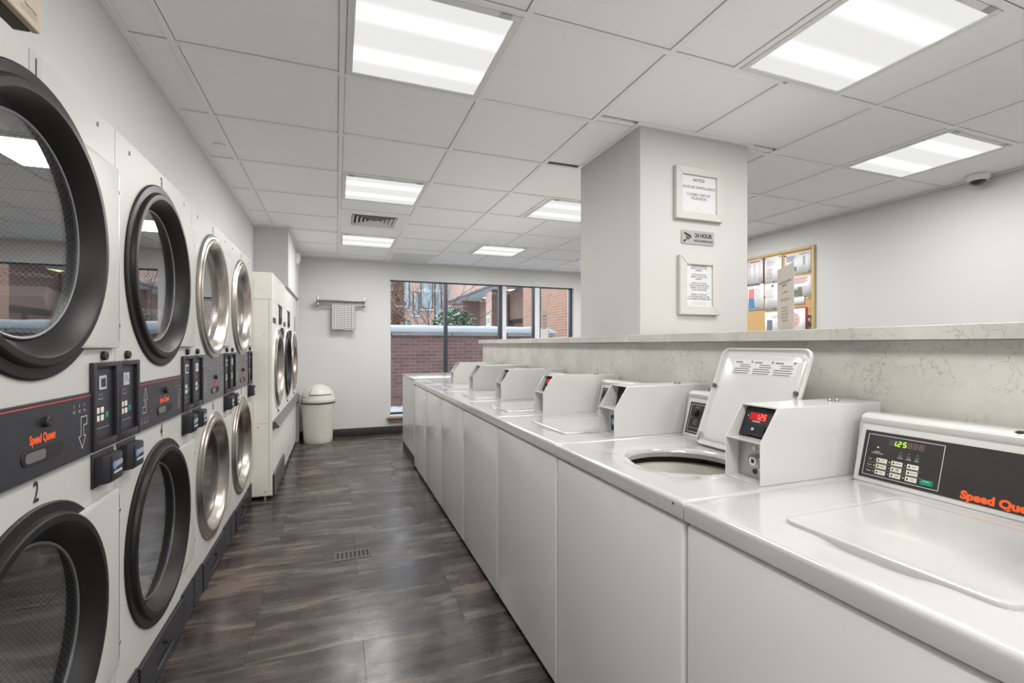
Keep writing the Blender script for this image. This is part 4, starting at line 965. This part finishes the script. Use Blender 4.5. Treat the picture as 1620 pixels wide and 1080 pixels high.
B().prism(rrect(-.105, .105, -.031, .031, .004), 'y', -.0058, -.005).obj('face', mat('plaque_face', (.33, .33, .31), .45), t)
text('24 HOUR', .032, BLACKP, t, (.036, -.0062, .011), X_, Z_, bold=.045, sx=.88)
text('VIDEO SURVEILLANCE', .0165, BLACKP, t, (.036, -.0062, -.018), X_, Z_, bold=.035, sx=.80)
cb = B().prism([(-.098, .018), (-.092, .026), (-.052, .012), (-.046, -.002), (-.056, -.006), (-.062, .0)], 'y', -.0068, -.0058).prism([(-.090, .008), (-.066, -.002), (-.058, -.012), (-.070, -.014)], 'y', -.0066, -.0058)
cb.cyl((-.076, -.0062, -.008), (-.088, -.0062, -.020), .0025, 6).cyl((-.094, -.0066, -.022), (-.094, -.0058, -.022), .007, 14)
cb.obj('camera_symbol', BLACKP, t, smooth=False)

# bulletin board on the right wall with its papers
BW = 4.2
bb = thing('bulletin_board', 'oak-framed cork bulletin board on the right wall', 'bulletin board', (BW, 3.74, 1.70))
B().box(-.010, -.0005, -.59, .59, -.45, .45).obj('cork', CORK, bb, smooth=False)
for y0, y1, z0, z1 in ((-.605, -.575, -.466, .466), (.575, .605, -.466, .466), (-.575, .575, .438, .466), (-.575, .575, -.466, -.436)):
    B().box(-.022, -.0005, y0, y1, z0, z1, .006, 3).obj('frame_rail', WOODF, bb)
XB = BW-.0115
PAPERW = mat('bright_paper', (.78, .79, .80), .7)
def paper(label, y_left, y_right, z0, z1, m=PAPERW, name='posted_paper', lift=0., deco=None, tear=None):
    """a sheet pinned on the board; y_left is its far (left-hand) edge"""
    o = link(name, None, None, (XB-lift, y_left, z0)); tag(o, label, 'paper', 'papers on the bulletin board')
    w, h = y_left-y_right, z1-z0
    b = B(); n = 8
    for i in range(n):       # slightly curled sheet
        q = [(-.0008-.004*(k/n)**3, -w*k/n) for k in (i, i+1)]
        b.quad((q[0][0], q[0][1], 0), (q[1][0], q[1][1], 0), (q[1][0], q[1][1], h), (q[0][0], q[0][1], h))
    bmesh.ops.remove_doubles(b.bm, verts=b.bm.verts, dist=1e-5)
    sh = b.obj('sheet', m, o, ang=60); s = sh.modifiers.new('s', 'SOLIDIFY'); s.thickness = .0006
    if deco: deco(o, w, h)
    return o
def lines(o, m, w, h, y0, y1, z0, z1, n, th=.003, jit=.0):
    b = B(); rr = random.Random(int(w*1e4+n))
    for k in range(n):
        z = z1-(z1-z0)*(k+.5)/n; e = y1-(y1-y0)*jit*rr.random()
        b.quad((-.0062, -w*y0, h*z), (-.0062, -w*e, h*z), (-.0062, -w*e, h*z+th), (-.0062, -w*y0, h*z+th))
    b.obj('print', m, o, smooth=False)
def patch(o, m, w, h, y0, y1, z0, z1, name='picture'): B().box(-.0068, -.006, -w*y1, -w*y0, h*z0, h*z1).obj(name, m, o, smooth=False)
def pin(o, m, w, h, y, z): B().lathe([(-.005, .004), (-.012, .0035), (-.013, .005), (-.017, .005), (-.0175, .001)], 'x', (0, -w*y, h*z), 12).obj('pin', m, o)
NAVY = mat('navy_pin', (.02, .025, .05), .4); REDPIN = mat('red_pin', (.3, .04, .04), .4); LBLUE = mat('pale_blue_print', (.42, .46, .60), .6); PINKP = mat('pink_print', (.72, .42, .46), .6)
LGREY = mat('light_print', (.60, .60, .62), .6)
MAROON = mat('maroon_card', (.22, .06, .07), .6)
def d1(o, w, h):
    patch(o, MAROON, w, h, .15, .85, .90, .94, 'heading')
    for q in range(3): lines(o, LGREY, w, h, .06+q*.32, .32+q*.32, .12 if q < 2 else .3, .86, 20 if q < 2 else 15, .003, .4)
    B().lathe([(-.0063, .018), (-.0063, .013)], 'x', (0, -w*.82, h*.17), 20).obj('seal', REDP, o)
    for y, z in ((.05, .96), (.95, .96), (.05, .03), (.95, .06)): pin(o, NAVY, w, h, y, z)
paper('maroon backing sheet behind the leftmost upper notice', 3.905, 3.688, 1.862, 2.134, MAROON, lift=.0)
paper('three-column notice on maroon backing, upper left of the bulletin board', 3.897, 3.697, 1.874, 2.133, lift=.006, deco=d1)
def d2(o, w, h):
    lines(o, GREYP, w, h, .12, .72, .62, .86, 5, .003, .5); lines(o, LGREY, w, h, .12, .5, .28, .58, 11, .003, .3); lines(o, GREYP, w, h, .12, .48, .18, .24, 2, .003); lines(o, LGREY, w, h, .1, .3, .9, .93, 1, .006)
    pin(o, REDPIN, w, h, .04, .97); pin(o, REDPIN, w, h, .9, .95); pin(o, NAVY, w, h, .55, .03)
paper('plain typed letter, second sheet along the top of the bulletin board', 3.684, 3.477, 1.862, 2.132, deco=d2)
def d3(o, w, h):
    lines(o, LBLUE, w, h, .06, .44, .62, .90, 9, .003, .3); lines(o, LBLUE, w, h, .56, .92, .87, .93, 2, .005); patch(o, LBLUE, w, h, .70, .77, .38, .8, 'drawing'); lines(o, LGREY, w, h, .55, .92, .12, .32, 5, .003, .2)
    patch(o, BLUEP, w, h, .34, .44, .17, .35); pin(o, NAVY, w, h, .04, .94); pin(o, NAVY, w, h, .95, .06)
paper('landscape leaflet with a small blue square, upper right of the bulletin board', 3.448, 3.168, 1.913, 2.120, deco=d3)
def d4(o, w, h):
    patch(o, SALMON, w, h, .08, .40, .49, .85); patch(o, BLUEP, w, h, .08, .40, .11, .47)
    lines(o, PINKP, w, h, .08, .36, .9, .95, 1, .006); lines(o, LGREY, w, h, .48, .9, .12, .86, 17, .004, .2); lines(o, GREYP, w, h, .5, .8, .9, .95, 1, .006); pin(o, LGREY, w, h, .1, .04); pin(o, LGREY, w, h, .88, .06)
paper('sheet with red and blue blocks, lower left of the bulletin board', 3.899, 3.690, 1.592, 1.870, deco=d4)
def d5(o, w, h):
    text('A', .045, BLACKP, o, (-.0062, -w*.46, h*.9), (0, -1, 0), (0, 0, 1), bold=.02); lines(o, GREYP, w, h, .05, .55, .45, .80, 6, .004, .2); lines(o, LGREY, w, h, .2, .55, .28, .42, 3, .004, .3); lines(o, LGREY, w, h, .05, .8, .1, .2, 2, .003); pin(o, NAVY, w, h, .02, .52); pin(o, NAVY, w, h, .60, .06)
paper('sheet headed with a large letter A, below the typed letter', 3.684, 3.47, 1.580, 1.859, deco=d5)
def d6(o, w, h):
    lines(o, PINKP, w, h, .06, .92, .62, .95, 5, .008, .2)
    patch(o, mat('photo_green', (.16, .19, .10), .6, var=(25, .6)), w, h, .10, .68, .05, .48); B().box(-.0078, -.0070, -w*.55, -w*.10, h*.36, h*.48).obj('picture_sky', mat('photo_sky', (.40, .52, .68), .6), o, smooth=False); lines(o, LGREY, w, h, .72, .94, .28, .52, 5, .003)
paper('flyer with a landscape photo and pink heading, right side of the bulletin board', 3.470, 3.166, 1.690, 1.890, deco=d6)
def d6b(o, w, h):
    for k in range(7): B().box(-.0064, -.006, -w*(.14*k+.012), -w*.14*k, 0, h).obj('cut_line', LGREY, o, smooth=False)
paper('row of tear-off tabs hanging under the landscape flyer', 3.470, 3.236, 1.617, 1.690, deco=d6b)
def d7(o, w, h):
    patch(o, mat('photo_blue_grey', (.16, .18, .25), .5, var=(60, .6)), w, h, .14, .42, .30, .70); lines(o, LGREY, w, h, .5, .92, .2, .66, 8, .003, .2); lines(o, PINKP, w, h, .4, .9, .76, .86, 2, .005); lines(o, GREYP, w, h, .2, .9, .04, .1, 1, .004)
paper('sheet with a small dark photo, bottom middle of the bulletin board', 3.681, 3.47, 1.30, 1.562, deco=d7)
def d8(o, w, h):
    b = B()
    for k in range(9):
        v = -1+k/4; hw = math.sqrt(max(0.03, 1-v*v))
        b.quad((-.0062, -w*(.52-.24*hw), h*(.62+.24*v)), (-.0062, -w*(.52+.24*hw), h*(.62+.24*v)), (-.0062, -w*(.52+.24*hw), h*(.62+.24*v)+.006), (-.0062, -w*(.52-.24*hw), h*(.62+.24*v)+.006))
    b.obj('round_lettering', REDP, o, smooth=False); lines(o, LGREY, w, h, .2, .9, .1, .3, 3, .003, .3)
REDCARD = mat('red_card', (.40, .05, .04), .6)
paper('red backing card at the bottom right of the bulletin board', 3.470, 3.207, 1.30, 1.590, REDCARD)
paper('white sheet with round red lettering on the red card', 3.462, 3.222, 1.30, 1.578, lift=.006, deco=d8)
def d9(o, w, h):
    rr = random.Random(4)
    for k in range(9):
        a, c = rr.random()*.6, rr.random()*.75
        patch(o, mat('clip_%d' % (k % 4), [(.5, .42, .32), (.5, .2, .18), (.06, .10, .07), (.42, .44, .48)][k % 4], .6), w, h, a, a+.3, c, c+.16)
paper('dark multicoloured picture card in the lower right corner of the bulletin board', 3.204, 3.140, 1.33, 1.508, mat('dark_card', (.03, .035, .045), .5), deco=d9)
for i, (y, z, m, lb) in enumerate(((3.178, 1.672, mat('yellow_pin', (.65, .45, .03), .4), 'yellow push pin stuck in bare cork at the right of the board'), (3.20, 1.676, TRIM, 'white push pin beside the yellow one on the bulletin board'), (3.19, 1.578, mat('pale_pin', (.70, .50, .45), .4), 'pale pink push pin above the dark picture card'))):
    tag(B().lathe([(.0, .003), (-.008, .003), (-.009, .006), (-.014, .006), (-.0145, .001)], 'x', seg=12).obj('push_pin', m, None, (XB, y, z)), lb, 'push pin', 'push pins on bare cork')

# sign holders on the ledge
def sign_holder(label, org, ang, w, h, sheet_m, main):
    t = thing('sign_holder', label, 'sign', org, 'sign holders on the ledge', rotz=ang)
    B().box(.0014, .0024, .0, w, .0, h).obj('acrylic_back', BEZEL, t, smooth=False)
    B().box(-.03, .05, 0, w, -.0, .0022, .001, 1).obj('acrylic_foot', ACRYL if main else PAPER, t)
    sh = B().box(.0003, .0010, .004, w-.004, .004, h-.002).obj('sheet', sheet_m, t, smooth=False)
    return t, sh
ang = -R(35.5)
t, sh = sign_holder('cream instruction sheet in a stand on the marble ledge in front of the bulletin board', (1.605, 1.286, 1.2775), ang, .215, .262, PAPERC, True)
GT = mat('faded_print', (.17, .14, .11), .6)
def st(s_, z, sz, bold=0): text(s_, sz, GT, sh, (-.0016, .108, z), (0, -1, 0), (0, 0, 1), bold=bold, sx=.9)
st('HOW TO USE THE WASHING\nMACHINE', .192, .0135, .012); st('1. Load Machine', .158, .0135); st('2. Select Cycle Options', .130, .0135)
st('(The washer will not\naccept coins until\nwash cycle is selected\nbased on the type\nof wash chosen)', .072, .0128)
B().strip([(.165, .228), (.175, .234), (.18, .226), (.19, .230)], .0012, 'x', -.0016).obj('signature', GT, sh, smooth=False)
t, sh = sign_holder('small narrow leaflet holder with a white pocket on the ledge in front of the window', (1.60, 3.453, 1.2775), R(13), .105, .235, mat('tinted_sheet', (.46, .36, .34), .5), False)
for z in (.19, .18, .155, .13, .105, .085): B().strip([(.025, z), (.082, z)], .004, 'x', -.0016).obj('print', mat('brown_print', (.16, .11, .11), .6), sh, smooth=False)
cardp = B().prism([(.001, .003), (.104, .003), (.104, .092), (.078, .083), (.052, .080), (.026, .083), (.001, .092)], 'x', -.0024, -.0014).obj('white_card', PAPER, t, smooth=False)

# floor drain
dr = thing('floor_drain', 'small slotted brass drain grate set in the aisle floor', 'drain', (.0875, 2.905, 0))
B().box(-.100, .100, -.058, .058, .0002, .0008).obj('pit', DARK, dr, smooth=False)
for y0, y1 in ((-.062, -.040), (.040, .062)): B().box(-.104, .104, y0, y1, .0002, .003, .0008, 1).obj('frame_rail', BRASS, dr)
for k in range(9):
    x = -.094+k*.0235
    part('slat', 'dsl', dr, BRASS, lambda b: b.box(-.0055, .0055, -.040, .040, .0009, .003, .0008, 1), (x, 0, 0))

# ------------------------------------------------------------------ outside the window
gb = B(); n = 24; gv = []
for i in range(n+1):
    row = []
    for j in range(n+1):
        x, y = -14+40*i/n, 6.96+33*(j/n)**1.6
        row.append(gb.bm.verts.new((x, y, -.02+.03*math.sin(x*1.7+y)*math.sin(y*1.3))))
    gv.append(row)
for i in range(n):
    for j in range(n): gb.bm.faces.new((gv[i][j], gv[i+1][j], gv[i+1][j+1], gv[i][j+1]))
sg = gb.obj('snow_ground', SNOW, ang=80); sg['kind'] = 'structure'
GY0 = 9.30
structure(B().box(-9, 4.6, BACK_Y+.02, BACK_Y+.22, CEIL+.16, 3.35).box(-9, -1.53, BACK_Y+.02, BACK_Y+.22, -.05, CEIL+.15).obj('wall_outside', mat('facade_paint', (.35, .25, .21), .9), smooth=False))  # unseen upper facade, added to cut the sky light falling outside the window
gw = thing('garden_wall', 'low red brick garden wall outside the window', 'garden wall', (0, GY0, 0))
B().box(-2.5, 4.42, .003, .30, -.05, 1.40).obj('mortar_core', MORTAR, gw, smooth=False)
BWD, BHT = .2133, .0677
rest = B()
for c in range(20):
    z = .052+c*BHT; off = 0 if c % 2 else BWD/2
    i = 0
    x = -2.5+off
    while x+BWD < 4.43:
        dy = random.uniform(-.002, .002)
        if .75 < x < 2.75 or (x >= 2.75 and c > 16):
            part('brick', 'brk', gw, BRICKP, lambda b: b.box(0, BWD-.0085, 0, .03, 0, BHT-.0085, .002, 1), (x, dy, z))
        else: rest.box(x, x+BWD-.010, dy, dy+.03, z, z+BHT-.010)
        x += BWD
ro = rest.obj('brickwork', BRICKP, gw, smooth=False); ro['kind'] = 'stuff'
x = -2.55
while x < 4.4:
    w = min(1.18, 4.46-x)
    B().box(x, x+w-.012, -.05, .36, 1.408, 1.475, .006, 1).obj('coping_stone', COPING, gw); x += 1.18
sb = B(); nx, ny = 120, 7; gv = []
prof = [(-.052, 1.476), (-.064, 1.50), (-.066, 1.56), (-.050, 1.598), (.0, 1.612), (.30, 1.615), (.37, 1.58), (.37, 1.476)]
rr = random.Random(3)
for i in range(nx+1):
    x = -2.6+7.06*i/nx; e = .008*math.sin(x*5)+.006*math.sin(x*13+1)
    k = sstep(0, .03, 1-i/nx)
    gv.append([sb.bm.verts.new((x, a+(e*.5 if j < 5 else 0), 1.476+(z-1.476)*(1 if j in (0, 7) else (1+e*4)*(.4+.6*k)))) for j, (a, z) in enumerate(prof)])
for i in range(nx):
    for j in range(len(prof)-1): sb.bm.faces.new((gv[i][j], gv[i+1][j], gv[i+1][j+1], gv[i][j+1]))
sb.bm.faces.new(gv[0]); sb.bm.faces.new(gv[-1])
so = sb.obj('snow_strip', SNOW, None, (0, GY0, 0), ang=80); tag(so, 'thick strip of snow lying on top of the garden wall', 'snow')
bk = B()
for k in range(7):
    x = 1.0+k*.24
    bk.lathe([(-.02, .20), (.035+.02*(k % 2), .15), (.075, .07), (.085, .001)], 'z', (x, 8.95+.05*(k % 3), 0), 12)
tag(bk.obj('snow_bank', SNOW, ang=80), 'low heap of snow at the foot of the garden wall', 'snow')

def branch(b, p, d, L, r, depth, rg):
    q = p+d*L; b.cyl(p, q, r, 5, r*.72)
    if depth == 0: return
    for k in range(2 if depth > 1 else 3):
        ax = Vector((rg.uniform(-1, 1), rg.uniform(-1, 1), rg.uniform(-.2, .6))).normalized()
        nd_ = (d+ax*rg.uniform(.35, .7)).normalized()
        branch(b, p+d*L*rg.uniform(.6, 1), nd_, L*rg.uniform(.62, .85), r*.62, depth-1, rg)
def bare_tree(label, x, y, h, seed, stems):
    t = thing('bare_tree', label, 'tree', (x, y, -.05), 'bare trees outside'); rg = random.Random(seed)
    for k in range(stems):
        b = B(); a = R(rg.uniform(0, 360)); lean = rg.uniform(.15, .5)
        branch(b, Vector((0, 0, 0)), Vector((lean*math.cos(a), lean*math.sin(a)*.5, 1)).normalized(), h*.36, .022, 5, rg)
        b.obj('trunk', BARK, t)
bare_tree('leafless multi-stem tree behind the snowy garden wall, left part of the window', 2.05, 11.6, 3.4, 5, 5)
bare_tree('leafless tree just left of the dark window mullion, behind the garden wall', 2.62, 12.6, 3.8, 9, 3)
def leafy(name, label, cat, x, y, z, rx, ry, rz, n, m, ls, seed, trunk=True):
    t = thing(name, label, cat, (x, y, 0)); rg = random.Random(seed); b = B()
    for k in range(n):
        while True:
            p = Vector((rg.uniform(-1, 1), rg.uniform(-1, 1), rg.uniform(-1, 1)))
            if p.length < 1 and p.length > .3+.3*rg.random(): break
        p = Vector((p.x*rx, p.y*ry, z+p.z*rz)); u = Vector((rg.uniform(-1, 1), rg.uniform(-1, 1), rg.uniform(-.5, .8))).normalized(); v = u.orthogonal().normalized()*ls*.45; u = u*ls
        b.quad(p-u*.5, p+v*.6, p+u*.5, p-v*.6)
    f = b.obj('foliage', m, t, smooth=False); f['kind'] = 'stuff'
    if trunk:
        b = B()
        for k in range(4): a = k*1.57; b.cyl((0, 0, 0), (.3*rx*math.cos(a), .3*ry*math.sin(a), z), .02, 6, .01)
        b.obj('stem', BARK, t)
    return t
leafy('evergreen_shrub', 'dark evergreen shrub dusted with snow behind the garden wall', 'shrub', 2.62, 10.9, 1.62, .55, .4, .50, 900, LEAF, .11, 2)
sn = B()
rg = random.Random(8)
for k in range(22):
    q = rg.uniform(.35, .9); c_ = Vector((2.62+rg.uniform(-.45, .38), 10.6+rg.uniform(-.08, .2), 1.58+rg.uniform(-.1, .42)))
    for e in range(3): sn.lathe([(-.014*q, .035*q), (.0, .042*q), (.012*q, .03*q), (.018*q, .001)], 'z', c_+Vector((rg.uniform(-.06, .06), 0, rg.uniform(-.025, .025))), 8)
tag(sn.obj('snow_clumps', SNOW), 'small clumps of snow caught on the evergreen shrub', 'snow')['kind'] = 'stuff'
leafy('ivy_growth', 'brown dry ivy climbing the brick pier at the left edge of the window', 'ivy', 1.98, 16.6, 2.25, .27, .14, 2.3, 800, IVY, .12, 4, False)
leafy('low_bush', 'low half-bare bush at the left edge behind the garden wall', 'bush', 1.55, 11.3, 1.45, .40, .3, .35, 260, mat('bush_leaf', (.17, .15, .07), .7, var=(60, .5)), .07, 6)

bl = thing('pink_brick_building', 'pink brick apartment building with narrow windows seen through the left panes', 'building', (0, 26.6, 0))
B().box(-6, 8.5, 0, 1, 0, 7.2).obj('facade', PINK_Y, bl, smooth=False)
for x, z0, z1, w in ((2.95, 3.6, 5.6, .35), (3.55, 3.2, 6.2, .5), (4.15, 2.9, 4.2, .35), (4.75, 3.25, 6.6, .7), (5.4, 2.7, 6.6, .4), (6.1, 3.9, 6.6, .5), (2.95, .8, 2.9, .35), (3.55, .8, 2.6, .5), (2.2, 3, 6, .4), (1.2, 3, 6, .8)):
    wq = B().box(x-w/2, x+w/2, -.04, .0, z0, z1).obj('window', DARKBR, bl, smooth=False)
    B().box(x-w/2+.05, x+w/2-.05, -.055, -.042, z0+.05, z1-.05).obj('pane', WINB, wq, smooth=False)
    B().box(x-w/2-.04, x+w/2+.04, -.10, -.0, z0-.08, z0).obj('window_sill', SOFF, wq, smooth=False)
pr_ = B().box(1.62, 2.22, 16.8, 17.6, 0, 5.0).obj('brick_pier', BRWN_Y); tag(pr_, 'dark red brick pier at the left edge of the window view', 'pier')
ov = thing('overhanging_wing', 'pink brick upper storey over a pale canopy soffit, middle panes', 'building', (6.0, 12, 0))
B().box(0, 10, 3.0, 14.5, 3.72, 7.0).obj('upper_wall', PINK_X, ov, smooth=False)
B().box(-.03, 10, 2.97, 14.5, 3.60, 3.72).obj('fascia', CHAR3, ov, smooth=False)
B().box(.03, 10, 3.03, 14.5, 3.585, 3.60).obj('soffit', SOFF, ov, smooth=False)
for x, y in ((1.2, 10.5), (1.2, 7.0), (2.8, 5.2), (2.8, 8.8)): B().lathe([(3.575, .35), (3.584, .36)], 'z', (x, y, 0), 20).cap(0).obj('soffit_light', LAMPY, ov)
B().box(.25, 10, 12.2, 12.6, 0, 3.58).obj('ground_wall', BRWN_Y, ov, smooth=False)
B().box(1.6, 2.2, 12.1, 12.2, 0, 2.3).obj('door', DARKBR, ov, smooth=False)
cl = thing('entrance_column', 'brick column with a house number plate under the canopy', 'column', (6.2, 19.1, 0))
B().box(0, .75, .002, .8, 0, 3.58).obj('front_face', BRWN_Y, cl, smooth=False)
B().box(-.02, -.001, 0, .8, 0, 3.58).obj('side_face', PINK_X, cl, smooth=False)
npn = B().box(-.032, -.021, .22, .66, 2.05, 2.48).obj('number_plate', SOFF, cl, smooth=False)
text('30', .34, mat('plate_teal', (.05, .16, .2), .5), npn, (-.034, .44, 2.26), (0, -1, 0), (0, 0, 1), bold=.02)
wg = thing('orange_brick_wing', 'orange brick side wing filling the right-hand window panes', 'building', (5.25, 6.95, 0))
B().box(0, 5, 0, 6.2, 0, 5.2).obj('wall', ORNG_X, wg, smooth=False)
dk = thing('brown_brick_entrance', 'dark brown brick entrance recess between the column and orange wing', 'building', (7.0, 14.6, 0))
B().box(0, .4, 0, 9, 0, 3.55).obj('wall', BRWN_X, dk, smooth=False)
dg = B().box(-.03, .0, 1.2, 5.5, .0, 2.3).obj('door', DARKBR, dk, smooth=False)
for q in (1.4, 2.8, 4.2): B().box(-.04, -.031, q, q+1.1, .2, 2.1).obj('pane', mat('warm_glass', (.14, .09, .06), .2), dg, smooth=False)

bpy.context.view_layer.update()
